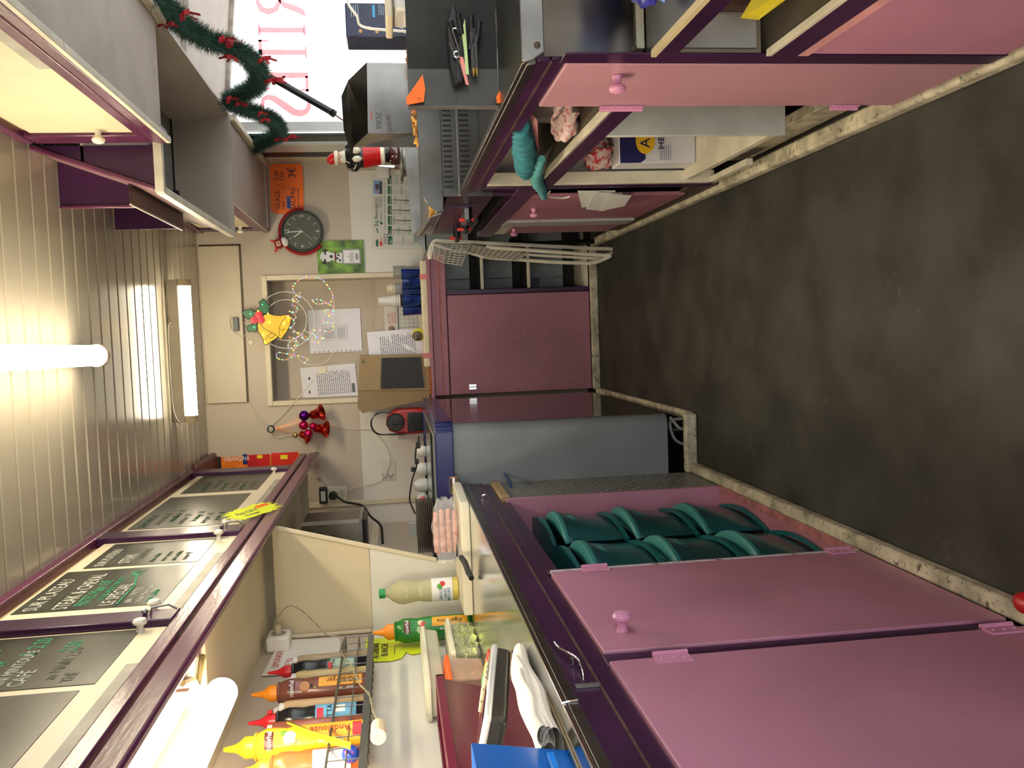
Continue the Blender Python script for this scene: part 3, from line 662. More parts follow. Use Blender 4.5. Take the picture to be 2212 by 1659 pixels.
MB().slab([(.985, Y0-.06, ZB-.014), (.985, Y1, ZB-.006), (.93, Y1, 2.07), (.93, Y0-.06, 2.07)], (1, 0, 0), .01).build('back_sheet', WALLG, hd)
MB().slab([(.47, Y1, ZB-.006), (.995, Y1, ZB-.006), (.93, Y1, 2.07), (.54, Y1, 2.07)], (0, 1, 0), .012).build('end_sheet', WALLG, hd)
MB().slab([(.61, Y0-.02, ZB), (.98, Y0-.02, ZB), (.93, Y0-.02, 2.07), (.61, Y0-.02, 2.07)], (0, 1, 0), .012).build('end_sheet', WALLG, hd)
gl = box('filter', mat('filter_grey', (.20, .20, .19), .4, metal=.3), (.56, .97, 3.72, 4.0, 2.035, 2.05), hd)
box('top_sheet', WALLG, (.55, .97, Y0, Y1, 2.052, 2.06), hd)
box('filter_gap', DARKIN, (.55, .97, 4.0, 4.016, 2.03, 2.05), hd)
mb = MB()
for i in range(17):
    x = .59+i*.0225; mb.box(x, x+.006, 3.76, 3.80, 2.033, 2.036)
mb.build('filter_slots', DARKIN, gl, kind='stuff')
# far cabinet beyond the hood
fc = thing('wall_cabinet', 'short purple wall cabinet with cream door between hood and end wall', 'cabinet', (.8, 4.7, 1.82))
box('door', MATS['warm_cream_door'], (RX+.006, RX+.022, 4.15, 5.14, 1.885, 2.165), fc, bevel=.002)
knob(fc.children[0], RX+.006, 5.12, 1.945, -1, CERAM, .019)
box('bottom_rail', PURPL, (RX-.006, RX+.03, 4.15, 5.25, 1.850, 1.884), fc, bevel=.004)
box('bottom_rail', PURPL, (RX-.012, RX+.03, 4.15, 5.28, 1.822, 1.846), fc, bevel=.004)
box('top_rail', PURPL, (RX-.008, RX+.03, 4.0, 5.29, 2.17, 2.209), fc, bevel=.004)
box('stile', PURP, (RX-.003, RX+.03, 5.14, 5.26, 1.84, 2.18), fc, bevel=.003)
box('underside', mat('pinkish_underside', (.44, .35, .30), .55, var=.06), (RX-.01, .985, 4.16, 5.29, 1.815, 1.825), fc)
box('lip', CREAM, (.965, .995, 4.16, 5.29, 1.795, 1.82), fc, bevel=.004)
box('underside_batten', MATS['pinkish_underside'], (.62, .97, 5.20, 5.29, 1.805, 1.816), fc)
# open cubby hung from the ceiling in front of the hood
cu = thing('hanging_cubby', 'dark purple open cubby hung from the ceiling before the hood', 'shelf', (.5, 3.4, 1.96))
box('side_panel', PURP, (.458, .60, 3.145, 3.157, 1.962, 2.207), cu, bevel=.002)
box('side_panel', PURP, (.450, .60, 3.745, 3.757, 1.958, 2.207), cu, bevel=.002)
box('edge_trim', PURPL, (.450, .459, 3.140, 3.160, 1.962, 2.207), cu, bevel=.002)
box('bottom', mat('dark_brown_board', (.035, .014, .014), .45, var=.4, vs=20), (.447, .51, 3.04, 3.76, 1.952, 1.962), cu, bevel=.001)
box('front_trim', CREAM, (.443, .447, 3.04, 3.76, 1.955, 1.961), cu)

# ================================================================= RIGHT: COUNTER
QX = .455
rb = thing('base_cabinet', 'open base cabinet with purple frame and pink door on the right', 'cabinet', (.73, 2.2, 0))
MB().box(QX, QX+.02, 1.545, 2.93, .862, .886).build('fascia_board', PURP, rb, bevel=.002)
MB().box(QX+.004, QX+.02, 1.545, 2.93, .832, .859).build('fascia_board', PURP, rb, bevel=.002)
box('bead', MATS['worn_bead'], (QX-.001, QX+.003, 1.55, 2.93, .8585, .8625), rb)
dr_ = door(rb, QX-.001, 1.556, 1.852, .055, .832, -1, mat('pink_door_right', (.47, .245, .30), .38, var=.06, vs=3)); knob(dr_, QX-.002, 1.625, .725, -1, PINKL, .016)
hinge(dr_, QX-.002, 1.853, .66, -1, w=.014, h=.09); hinge(dr_, QX-.002, 1.853, .17, -1, w=.014, h=.06)
box('stile', PURP, (QX-.001, QX+.003, 1.50, 1.553, .045, .845), rb, bevel=.003)
box('mid_rail', PURP, (QX-.002, QX+.018, 1.86, 2.94, .622, .668), rb, bevel=.003)
box('mid_shelf_edge', CREAMW, (QX, QX+.02, 1.86, 2.93, .669, .677), rb, bevel=.001)
box('mid_shelf', mat('brown_shelf', (.07, .055, .038), .6, var=.3), (QX+.02, 1.0, 1.56, 2.86, .655, .675), rb)
MB().box(QX+.002, QX+.042, 2.852, 2.875, .678, .832).build('post', CREAMW, rb, bevel=.002)
MB().box(QX+.002, QX+.042, 2.852, 2.875, .09, .620).build('post', CREAMW, rb, bevel=.002)
box('post_edge', PURP, (QX-.003, QX+.004, 2.875, 2.915, .09, .84), rb, bevel=.002)
box('side_sheet', WALLG, (QX+.03, 1.0, 2.90, 2.91, .1, .83), rb)
box('divider', mat('white_divider', (.52, .52, .47), .5, var=.1, worn=(.3, .27, .2), wornamt=.68, vs=12), (QX+.002, .80, 2.15, 2.165, .165, .62), rb, bevel=.002)
box('bottom_shelf', CREAMW, (QX+.01, 1.0, 2.18, 2.875, .168, .19), rb, bevel=.002)
box('foot_rail', CREAMW, (QX+.002, QX+.02, 2.55, 2.87, .085, .105), rb)
box('inner_batten', KERB, (QX+.06, QX+.09, 1.8, 2.80, .0, .085), rb, bevel=.003)
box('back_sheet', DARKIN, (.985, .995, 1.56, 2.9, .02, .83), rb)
# near low unit
nu = thing('low_unit', 'low unit with purple rails and pink panel beside the counter end', 'cabinet', (.73, .9, 0))
box('top_rail', PURP, (QX-.004, QX+.012, -.5, 1.50, .655, .690), nu, bevel=.002)
box('top_sheet', STEELD, (QX+.005, 1.0, -.5, 1.53, .688, .697), nu)
MB().box(QX-.006, QX+.006, -.5, 1.50, .690, .6985).build('top_edge', mat('cream_edge', (.55, .47, .28), .5), nu)
box('steel_band', STEELM, (QX-.001, QX+.003, -.5, 1.49, .672, .688), nu)
box('bottom_rail', PURP, (QX-.004, QX+.012, -.5, 1.50, .440, .486), nu, bevel=.002)
box('shelf_edge', CREAMW, (QX-.004, QX+.008, -.5, 1.50, .4865, .496), nu, bevel=.001)
box('shelf', MATS['brown_shelf'], (QX+.008, 1.0, -.5, 1.53, .478, .492), nu)
box('panel_edge', mat('light_pink_edge', (.62, .30, .30), .5), (QX-.003, QX+.004, -.5, 1.50, .420, .438), nu)
box('panel', PINK, (QX-.001, QX+.016, -.5, 1.495, .055, .422), nu, bevel=.002)
box('end_sheet', mat('white_grimy_sheet', (.62, .58, .50), .5, var=.1, vs=5), (QX+.02, 1.0, 1.530, 1.538, .50, .668), nu)
# steel worktop right
wr = thing('worktop', 'stainless right-hand worktop with screwed end apron and rounded corner', 'worktop', (.73, 2.2, .886))
box('top_sheet', STEELD, (QX-.004, 1.005, 1.545, 1.92, .902, .911), wr, bevel=.002); box('edge_rail', STEELD, (QX-.004, QX+.012, 1.92, 2.985, .902, .911), wr, bevel=.002)
box('sunken_sheet', STEELD, (QX+.012, 1.005, 1.92, 2.99, .834, .838), wr)
box('sunken_side', STEELD, (QX+.010, QX+.014, 1.92, 2.99, .838, .905), wr)
box('nosing', STEELD, (QX-.006, QX+.006, 1.545, 2.985, .886, .903), wr, bevel=.002)
MB(END(0, 0, 1.545)).prism([(.455, .895), (.470, .872), (1.0, .872), (1.0, .912), (.455, .912)], 0, .004).build('end_band', STEELM, wr, bevel=.002)
MB(END(0, 0, 1.547)).prism([(.463, .700), (1.0, .700), (1.0, .873), (.463, .873)], 0, .004).build('apron', mat('mottled_stainless', (.22, .20, .18), .22, metal=1, var=.35, vs=5), wr)
box('sealant', mat('flaking_sealant', (.6, .56, .42), .6, worn=(.15, .12, .08), wornamt=.6, vs=30), (.475, .60, 1.535, 1.541, .699, .712), wr)
for x, z in ((.481, .885), (.474, .715)):
    MB(END(x, z, 1.540)).lathe([(.0055, -.002), (.0055, .002), (.003, .004), (0, .004)], 12).build('screw', mat('rusty_screw', (.10, .07, .05), .5, metal=.5), wr)
# splash guard box
sg = thing('splash_guard', 'dark stainless splash guard standing on the near right worktop', 'screen', (.73, 1.88, .911))
MB(END(0, 0, 1.87)).prism([(.462, .912), (.535, .912), (.535, 1.096), (.462, 1.096)], 0, .001).build('panel', mat('guard_stainless', (.075, .072, .065), .36, metal=1, var=.2, vs=5), sg)
MB(END(0, 0, 1.871)).prism([(.4625, .912), (1.0, .912), (1.0, 1.095), (.4625, 1.095)], -.003, 0).build('panel', mat('smoky_stainless', (.028, .027, .025), .38, metal=1, var=.3, vs=4), sg)
box('return_edge', STEELM, (.461, .4635, 1.872, 1.90, .912, 1.097), sg)
box('seam', BLACK, (.463, 1.0, 1.8685, 1.8695, .9995, 1.0010), sg) if False else None
box('seam', BLACK, (.466, .48, 1.8685, 1.8695, .9990, 1.0), sg)
# magnet clip with notes, scissors and pens hanging from the guard
Yg = 1.862
mk = thing('magnetic_clip', 'black magnetic clip board holding pens and notes on the guard', 'clip', (.55, Yg, .98))
MB(END(0, 0, Yg-.012)).prism([(.495, 1.005), (.50, .985), (.56, .978), (.62, .985), (.66, 1.0), (.62, 1.015), (.53, 1.012)], -.008, .006).build('body', BLACKG, mk, bevel=.003)
MB(END(0, 0, Yg-.012)).prism([(.50, .997), (.505, .992), (.57, .995), (.57, 1.0)], 0, .010).build('ridge', BLACK, mk)
for i, (dx, z) in enumerate(((.60, .995), (.615, .985), (.612, .965), (.60, .955), (.585, .97))):
    MB().tube([(dx-.02, Yg-.02, z), (dx+.02, Yg-.022, z+.006*(2-i))], .006, 6).build('prong', BLACK, mk)
pn = thing('note_slips', 'green and pink paper slips tucked in the black clip', 'paper', (.54, Yg, .98))
MB(END(0, 0, Yg-.022)).prism([(.515, .974), (.625, .978), (.60, .986), (.56, .982), (.518, .981)], 0, .001).build('green_slip', mat('pale_green_paper', (.48, .62, .28), .6), pn)
MB(END(0, 0, Yg-.020)).prism([(.495, .975), (.55, .984), (.552, .992), (.535, .990), (.497, .981)], 0, .001).build('pink_slip', mat('salmon_paper', (.75, .28, .24), .6), pn)
for z in (.966, .959):
    p = thing('pen', 'black ballpoint pen in the magnetic clip, %s of the pair' % ('upper' if z > .96 else 'lower'), 'pen', (.55, Yg-.02, z))
    MB().tube([(.60, Yg-.022, z), (.528, Yg-.022, z-.001)], .0042, 8).build('barrel', mat('dark_grey_plastic', (.06, .06, .06), .35), p, smooth=True)
    MB().tube([(.528, Yg-.022, z-.001), (.520, Yg-.022, z-.001), (.512, Yg-.022, z-.001)], [.0035, .003, .0008], 8).build('tip', mat('brass', (.55, .38, .12), .3, metal=1), p)
sc_ = thing('scissors', 'small chrome looped scissors hanging in the black clip', 'scissors', (.55, Yg-.03, .99))
MB().tube(smoothpath([(.56, Yg-.03, .992), (.585, Yg-.03, 1.0), (.60, Yg-.03, 1.004), (.604, Yg-.03, .998), (.600, Yg-.03, .993)]), .0014, 6).build('loop', CHROME, sc_)
MB().tube(arc((.553, Yg-.03, .998), .006, 0, 2*math.pi, 14)[:-1], .0014, 6, closed=True).build('ring', CHROME, sc_)
MB().tube([(.575, Yg-.03, 1.012), (.548, Yg-.03, .999), (.536, Yg-.03, .992)], .0012, 6).build('blade', CHROME, sc_)
for i, (z, l, bb) in enumerate(((1.092, 'folded orange paper tab on the upper edge of the splash guard', (.462, .52, 1.062, 1.10)), (.905, 'small orange paper tab at the lower edge of the splash guard', (.463, .508, .893, .918)))):
    x0, x1, z0, z1 = bb
    s_ = thing('orange_tab', l, 'paper', (x0, Yg-.01, z0))
    MB(END(0, 0, Yg-.006-.004*i)).prism([(x0-.002, z1), (x0+.012, z1+.001), (x1, z0+.004), (x0+.03, z0), (x0+.004, z0+.004)], 0, .0012).build('paper', ORANGE, s_)
    text(':;', END(x0+.006, z0+.01, Yg-.012), .012, INK, s_)

# bagging chute (bent stainless) with its printed mark
ch = thing('bagging_chute', 'bent stainless chips bagging chute standing on the fryer tray', 'scoop', (.82, 3.25, 1.02))
fy = 3.20
MB(END(0, 0, fy)).prism([(.697, 1.025), (.935, 1.025), (.937, 1.195), (.699, 1.202)], -.003, 0).build('front_sheet', mat('chute_steel', (.20, .195, .18), .33, metal=1, var=.25, vs=5), ch)
MB().add([(.937, fy, 1.195), (.699, fy, 1.202), (.658, fy+.03, 1.255), (.630, fy+.05, 1.262), (.735, fy+.12, 1.288), (.855, fy+.12, 1.290), (.890, fy+.05, 1.262)], [(0, 1, 2, 3, 4, 5, 6)]).build('top_sheet', mat('dark_bent_stainless', (.13, .125, .115), .22, metal=1, var=.3, vs=9), ch, thick=.003)
MB().quad((.697, fy, 1.025), (.699, fy, 1.202), (.658, fy+.03, 1.255), (.70, fy+.25, 1.03)).build('side_sheet', MATS['dark_bent_stainless'], ch, thick=.003)
ink2 = mat('etched_grey', (.10, .10, .095), .5)
text('ZOSS', frame((.772, fy-.002, 1.172), (-1, 0, .03), (0, 0, -1)), .028, ink2, ch, sx=.9)
for i, x in enumerate((.752, .731, .710)): box('print_mark', ink2, (x-.008, x+.008, fy-.0022, fy-.001, 1.122-.002*i, 1.138-.002*i), ch)
box('print_mark', mat('dull_red_print', (.35, .08, .07), .5), (.745, .772, fy-.002, fy-.001, 1.186, 1.190), ch)
# navy carton, white tub, wire
nc = thing('navy_carton', 'tall navy printed carton on the worktop by the hatch', 'box', (.87, 2.66, .839))
box('carton', mat('navy_carton_print', (.006, .012, .05), .3, var=.3), (.832, .925, 2.60, 2.72, .839, 1.240), nc, bevel=.003)
box('light_band', mat('sky_blue_print', (.05, .32, .62), .4), (.885, .918, 2.598, 2.60, 1.158, 1.165), nc)
lines(END(.89, 1.12, 2.598), .03, .028, 5, nc, mat('pale_print', (.35, .42, .5), .6)); lines(END(.885, 1.20, 2.598), .034, .025, 4, nc, MATS['pale_print'])
text('Jus', frame((.842, 2.598, 1.082), (1, 0, 0), (0, 0, 1)), .022, mat('pale_print2', (.6, .7, .75), .5), nc)
for x, z in ((.847, 1.20), (.846, 1.155), (.850, 1.13), (.842, 1.115), (.855, 1.175)):
    MB(END(x, z, 2.5985)).prism([(.006*math.cos(a), .005*math.sin(a)) for a in (0, 1, 2, 3, 4, 5)], 0, .0012).build('printed_shell', mat('tan_print', (.5, .3, .12), .5), nc)
wtb = thing('white_tub', 'white plastic tub with cream lid behind the splash guard', 'tub', (.74, 2.05, .839))
MB().box(.690, .83, 1.98, 2.10, .839, 1.118).build('tub', WHITE, wtb, bevel=.01)
MB().box(.672, .84, 1.965, 2.115, 1.118, 1.134).build('lid', CREAM, wtb, bevel=.004)
wc = thing('white_cable', 'thin white curved cable near the navy carton', 'cable', (.86, 2.45, 1.2))
MB().tube(smoothpath([(.99, 2.45, 1.19), (.93, 2.45, 1.222), (.87, 2.44, 1.226), (.835, 2.44, 1.205), (.81, 2.45, 1.19), (.80, 2.45, 1.10), (.80, 2.5, .842)]), .0035, 6).build('cable', WHITE, wc, smooth=True)
# towels and things on the open shelf
def cloth(name, label, pts, r, m, cat='cloth', amp=.25, n=14, rib=0):
    t = thing(name, label, cat, tuple(pts[0]))
    P = smoothpath(pts, 8); N = len(P)
    if not isinstance(r, list): r = [r]*len(pts)
    R = []
    for i in range(N):
        q = i/(N-1)*(len(r)-1); k = min(int(q), len(r)-2); R.append((r[k]*(1-q+k)+r[k+1]*(q-k))*(1+amp*.5*math.sin(i*1.7*(1 if not rib else rib)))) 
    mb = MB(); mb.tube(P, R, n)
    rg = random.Random(len(label))
    for v in mb.v: v += Vector((rg.uniform(-1, 1), rg.uniform(-1, 1), rg.uniform(-1, 1)))*.0018
    mb.build('fold', m, t, smooth=True); return t
TEALC = mat('teal_towel', (.035, .21, .26), .85, var=.3, vs=30, bump=.6, bs=200)
tw = cloth('teal_towel', 'twisted teal ribbed towel hanging off the mid shelf edge', [(.475, 2.10, .835), (.468, 2.28, .80), (.462, 2.50, .765), (.458, 2.66, .74)], [.022, .030, .030, .018], TEALC, amp=.28, rib=1.6)
MB().tube(smoothpath([(.452, 2.40, .735), (.450, 2.60, .715), (.447, 2.75, .69), (.445, 2.88, .655), (.444, 3.03, .622)], 8), [.010+.008*math.sin(math.pi*i/32)+.002*math.sin(i*2.2) for i in range(33)], 10).build('twisted_end', mat('pale_teal_towel', (.09, .34, .36), .85, var=.2, vs=30), tw, smooth=True)
MB().slab([(.452, 1.98, .812), (.452, 2.30, .760), (.462, 2.33, .75), (.47, 2.31, .765), (.475, 2.0, .825)], (1, 0, .2), .008).build('board', mat('dark_pink_board', (.24, .08, .09), .5), thing('pink_board', 'dusty pink paddle board poking out above the mid shelf', 'board', (.46, 2.15, .75)), bevel=.004)
RWC = mat('red_white_rag', (.65, .50, .48), .85, var=.1, worn=(.45, .10, .10), wornamt=.52, vs=26)
def crumple(name, label, c, sx, sy, sz, m, seed=1, cat='cloth', n=18):
    t = thing(name, label, cat, (c[0], c[1], c[2]-sz)); rg = random.Random(seed)
    ph = [(rg.uniform(0, 6), rg.uniform(2, 6), rg.uniform(2, 6)) for _ in range(5)]
    def fn(u, v):
        a = 2*math.pi*u; b_ = math.pi*(v-.5)
        k = 1+sum(.10*math.sin(p+q*a*1.0+w*b_) for p, q, w in [(x, round(y), z) for x, y, z in ph])
        return (c[0]+sx*k*math.cos(a)*math.cos(b_), c[1]+sy*k*math.sin(a)*math.cos(b_), c[2]+sz*max(-1, k*math.sin(b_)))
    MB().grid(n, n, fn).build('cloth', m, t, smooth=True); return t
crumple('checked_rag', 'crumpled red and white checked rag on the mid shelf', (.515, 2.22, .705), .05, .10, .028, RWC, 3)
tubs = thing('clear_tub', 'cloudy plastic tub upside down behind the rag on mid shelf', 'tub', (.60, 2.35, .676))
MB().box(.535, .70, 2.05, 2.30, .72, .80).build('body', mat('cloudy_tub', (.42, .38, .30), .4, var=.1), tubs, bevel=.012)
MB().box(.528, .70, 2.295, 2.325, .677, .812).build('rim', MATS['cloudy_tub'], tubs, bevel=.006)
crumple('red_white_cloth', 'crumpled red and white striped cloth on the white box', (.545, 2.83, .475), .045, .05, .040, mat('red_striped_cloth', (.55, .45, .42), .8, worn=(.45, .02, .03), wornamt=.48, vs=20), 5)
bx = thing('printed_box', 'white carton with navy top and yellow oval on lower right shelf', 'box', (.58, 2.79, .19))
box('carton', mat('white_carton', (.66, .66, .70), .5, var=.03), (.500, .70, 2.74, 2.84, .191, .435), bx, bevel=.003)
MB(END(0, 0, 2.7385)).prism([(.5005, .432), (.5005, .368), (.512, .352), (.70, .352), (.70, .432)], 0, .0012).build('navy_print', mat('navy_print', (.012, .010, .10), .5), bx)
MB(END(.567, .352, 2.737)).prism([(.040*math.cos(i*.2618), .030*math.sin(i*.2618)) for i in range(24)], 0, .0012).build('yellow_oval', mat('yellow_print', (.85, .50, .01), .5), bx)
text('A', END(.545, .338, 2.7355), .045, MATS['navy_print'], bx); text('HE', END(.540, .292, 2.7375), .028, MATS['navy_print'], bx, sx=1.2)
lines(END(.508, .268, 2.7375), .05, .04, 6, bx, mat('lilac_print', (.25, .25, .35), .6)); 
pp = thing('white_papers', 'fan of white papers sticking out beyond the cream post', 'paper', (.45, 3.1, .3))
for i, (a, b_, c_, d_) in enumerate((((2.92, .53), (2.93, .40), (3.22, .365), (3.28, .44)), ((2.93, .47), (2.96, .37), (3.36, .335), (3.30, .42)), ((2.94, .42), (2.99, .33), (3.20, .30), (3.34, .36)))):
    MB().slab([(.446-.004*i, *a), (.446-.004*i, *b_), (.440-.004*i, *c_), (.440-.004*i, *d_)], (1, 0, 0), .0008).build('sheet', PAPER, pp)
bg_ = thing('blue_bag', 'blue and orange plastic bags in the dark gap by papers', 'bag', (.55, 3.0, .2))
MB().box(.475, .58, 2.94, 3.04, .10, .34).build('bag', mat('blue_bag_plastic', (.02, .12, .28), .3, var=.4, vs=12), bg_, bevel=.02)
MB().box(.475, .6, 2.94, 3.04, .52, .64).build('orange_bag', mat('dark_orange_bag', (.30, .07, .015), .4, var=.4, vs=15), bg_, bevel=.02)
wh = thing('wire_hook', 'cream wire hook under the mid rail corner', 'hook', (.45, 2.95, .6))
MB().tube(smoothpath([(.448, 2.93, .62), (.440, 2.99, .615), (.438, 3.02, .56), (.440, 3.0, .54)]), .003, 6).build('wire', CREAMT, wh, smooth=True)
# near shelf: glove, bag, notice
gv = crumple('blue_bag', 'shiny blue and purple plastic bag on the low steel unit', (.60, 1.40, .735), .09, .07, .034, mat('blue_foil', (.03, .03, .25), .25, var=.6, vs=20), 8, 'bag')
g2 = thing('blue_glove', 'pale blue rubber glove beside the foil bag', 'glove', (.52, 1.38, .70))
MB().ball((.545, 1.39, .742), .030, 14, (1.2, .8, 1)).build('palm', mat('blue_rubber', (.10, .22, .60), .4), g2, smooth=True)
for i in range(4): MB().tube(smoothpath([(.530, 1.385-.01*i, .735-.004*i), (.510, 1.375-.012*i, .722-.005*i), (.500, 1.37-.012*i, .708)]), [.010]*6+[.009]*6+[.004], 8).build('finger', MATS['blue_rubber'], g2, smooth=True)
MB().tube(smoothpath([(.55, 1.37, .76), (.53, 1.36, .765), (.515, 1.36, .757)]), .009, 8).build('thumb', MATS['blue_rubber'], g2, smooth=True)
yn = thing('yellow_notice', 'yellow paper notice hanging over the lower shelf edge', 'paper', (.46, 1.1, .55))
MB().slab([U(1600, 38, Y=1.42), U(1640, 42, Y=1.42), U(1705, -6, Y=1.40), U(1740, -45, Y=1.38), U(1650, -45, Y=1.40)], (0, 1, 0), .002).build('paper', mat('yellow_notice_paper', (.80, .62, .02), .5, var=.05), yn)
bb = thing('brown_basket', 'brown tub standing on the lower shelf of the low unit', 'tub', (.6, 1.30, .49)); MB().box(.528, .75, 1.47, 1.52, .51, .60).build('tub', mat('brown_tub', (.05, .025, .015), .4), bb, bevel=.01)

# ================================================================= FRYER UNIT AND FAR RIGHT BASE
fb = thing('base_cabinet', 'far right base cabinet with two pink doors under the fryer', 'cabinet', (.73, 3.7, 0))
box('rail', PURP, (QX-.002, QX+.02, 2.94, 4.35, .655, .725), fb, bevel=.003)
box('rail_block', PURP, (QX+.002, QX+.03, 3.02, 3.08, .72, .80), fb, bevel=.002)
d1 = box('door', PINKD, (QX+.002, QX+.016, 3.12, 3.755, .10, .655), fb, bevel=.002); knob(d1, QX+.002, 3.42, .595, -1, PINKL, .017)
box('white_strip', mat('grey_white_strip', (.40, .39, .37), .5, var=.1), (QX-.008, QX+.012, 3.76, 3.90, .11, .66), fb)
d2 = box('door', PINKD, (QX+.006, QX+.018, 3.92, 4.30, .10, .60), fb, bevel=.002); knob(d2, QX+.004, 4.10, .58, -1, PINKL, .017)
box('top_filler', CREAMW, (QX+.004, QX+.018, 3.92, 4.30, .60, .655), fb)
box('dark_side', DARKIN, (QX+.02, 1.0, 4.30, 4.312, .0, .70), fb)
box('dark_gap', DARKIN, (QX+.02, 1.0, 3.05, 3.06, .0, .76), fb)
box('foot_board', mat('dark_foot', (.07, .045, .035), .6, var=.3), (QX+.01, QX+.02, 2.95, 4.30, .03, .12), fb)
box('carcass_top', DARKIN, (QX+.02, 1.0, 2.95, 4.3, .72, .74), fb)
fr_ = thing('fryer', 'stainless fryer with two rows of vent slots behind the worktop', 'fryer', (.73, 3.4, .80))
F = END(0, 0, 3.0)
vp = MB(F).prism([(.447, .798), (1.0, .798), (1.0, .962), (.447, .962)], -.004, 0).build('vent_panel', STEELD, fr_)
box('panel_fold', STEELM, (.447, 1.0, 2.996, 2.9995, .908, .9125), fr_)
for row in ((.928, .958), (.870, .903)):
    for i in range(17):
        x = .478+i*.01655
        o = MB(F).prism([(x-.0035, row[0]+.002), (x-.002, row[0]), (x+.002, row[0]), (x+.0035, row[0]+.002), (x+.0035, row[1]-.002), (x+.002, row[1]), (x-.002, row[1]), (x-.0035, row[1]-.002)], -.001, .0012).build('slot', BLACK, vp)
MB(F).prism([(.395, .985), (.402, .968), (.43, .963), (1.0, .963), (1.0, 1.045), (.46, 1.035), (.42, 1.015)], -.003, .003).build('tray_side', STEELD, fr_, bevel=.001)
MB().box(.447, 1.0, 3.005, 3.92, .798, .95).build('body', mat('fryer_dark', (.10, .098, .092), .35, metal=1, var=.2), fr_)
MB().slab([(.40, 3.01, .965), (1.0, 3.01, .965), (1.0, 3.90, 1.0), (.44, 3.90, 1.0)], (0, 0, 1), .008).build('tray_floor', STEELM, fr_)
MB().slab([(.395, 3.01, .97), (.385, 3.50, .985), (.42, 3.90, 1.01), (.42, 3.90, 1.045), (.375, 3.5, 1.03), (.385, 3.01, 1.005)], (-1, 0, 0), .003).build('tray_rim', STEELM, fr_)
MB().slab([(.42, 3.90, 1.0), (1.0, 3.90, 1.0), (1.0, 3.90, 1.075), (.42, 3.90, 1.045)], (0, 1, 0), .004).build('tray_back', STEELM, fr_)
tr2 = MB().slab([(.36, 3.95, .985), (1.0, 3.95, .985), (1.0, 4.3, .995), (.34, 4.3, .985)], (0, 0, 1), .006).build('rear_tray', STEELM, fr_)
MB().slab([(.36, 3.95, .985), (1.0, 3.95, .985), (1.0, 3.95, 1.06), (.40, 3.95, 1.035)], (0, 1, 0), .003).build('rear_tray_side', STEELM, fr_)
MB().box(.470, 1.0, 3.93, 4.35, .76, .985).build('rear_body', mat('fryer_dark', (.1, .1, .1)), fr_)
box('under_plate', mat('oily_plate', (.07, .06, .045), .3, metal=.6), (.449, .47, 3.03, 3.9, .80, .94), fr_)
box('front_plate', PURP, (.441, .449, 3.20, 3.90, .82, .945), fr_)
box('front_lamp', STEELM, (.40, .44, 3.24, 3.40, .86, .875), fr_)
# taps and thermostat knobs with red marks
for i, (y, z, L) in enumerate(((3.28, .86, 'nearest'), (3.58, .845, 'middle'), (3.90, .855, 'far'))):
    t_ = thing('drain_tap', '%s black fryer tap with red lever below the fryer front' % L, 'tap', (.43, y, z-.03))
    MB().tube([(.445, y, z), (.405, y, z)], .016, 12).build('valve', BLACK, t_, smooth=True)
    MB().box(.398, .41, y-.010, y+.010, z-.022, z+.032).build('lever', mat('bright_red_lever', (.75, .05, .03), .35), t_, bevel=.003)
    MB().box(.388, .402, y-.04, y+.04, z-.008, z+.008).build('cross_handle', BLACK, t_, bevel=.003)
# chips and crumbs in the tray
CH_ = mat('golden_chips', (.72, .42, .10), .5, var=.35, vs=25); CH2 = mat('browned_chips', (.42, .18, .06), .5, var=.35, vs=25)
fp = thing('chip_pile', 'long heap of golden brown chips in the stainless tray', 'food', (.7, 3.2, .975), kind=None)
for k, m_ in ((0, CH_), (1, CH2)):
    mb = MB(); rg = random.Random(5+k)
    for i in range(900):
        u_ = rg.random(); x = .42+.56*u_; y = 3.02+rg.random()*.30
        h = .066*(1-abs(y-3.12)/.24)*(.8+.2*math.sin(x*9))*min(1, .35+(x-.42)*5)
        z = .985+max(0, h)*rg.random()+.012*(u_ > .4)
        L_ = rg.uniform(.02, .05); a = rg.uniform(0, 6.28); e = rg.uniform(-.3, .3)
        if (k == 0) != (u_ < .45 and rg.random() < .9) and rg.random() < .8: continue
        M = Matrix.Translation((x, y, z)) @ Matrix.Rotation(a, 4, 'Z') @ Matrix.Rotation(e, 4, 'Y')
        o = mb.M; mb.M = M; mb.box(-L_/2, L_/2, -.004, .004, -.004, .004); mb.M = o
    mb.build('chips', m_, fp, kind='stuff')

# ================================================================= END WALL: NOTICES AND DECORATIONS
def rectM(p0, q0, p1, q1, Y, tilt=0):
    """frame on a plane facing the camera, its origin at the lower left corner, plus width and height in metres"""
    a = U(p1, q1, Y=Y); b_ = U(p0, q0, Y=Y); w, h = b_.x-a.x, b_.z-a.z
    M = Matrix.Translation((a.x+w/2, Y, a.z+h/2)) @ END(0, 0, 0) @ Matrix.Rotation(tilt, 4, 'Z') @ Matrix.Translation((-w/2, -h/2, 0))
    return M, w, h
hp = thing('access_panel', 'flat beige access panel high on the end wall under the ceiling', 'panel', (.09, 5.29, 1.98))
box('panel', mat('panel_cream', (.54, .47, .35), .45, var=.04), (-.353, .533, 5.283, 5.299, 1.985, 2.205), hp, bevel=.002)
MB().box(-.353, .541, 5.295, 5.2995, 1.976, 1.984).box(.534, .542, 5.295, 5.2995, 1.976, 2.205).build('shadow_joint', mat('joint_brown', (.12, .09, .06), .7), hp)
vp_ = thing('vent_cap', 'small round whitish cap on the end wall above the bell light', 'cap', (0, 5.29, 1.95))
c_ = U(541, 740, Y=5.295); MB(END(c_.x, c_.z, 5.2985)).lathe([(.019, 0), (.019, .003), (.014, .006), (0, .006)], 20).build('cap', mat('pale_cap', (.55, .50, .40), .4), vp_)
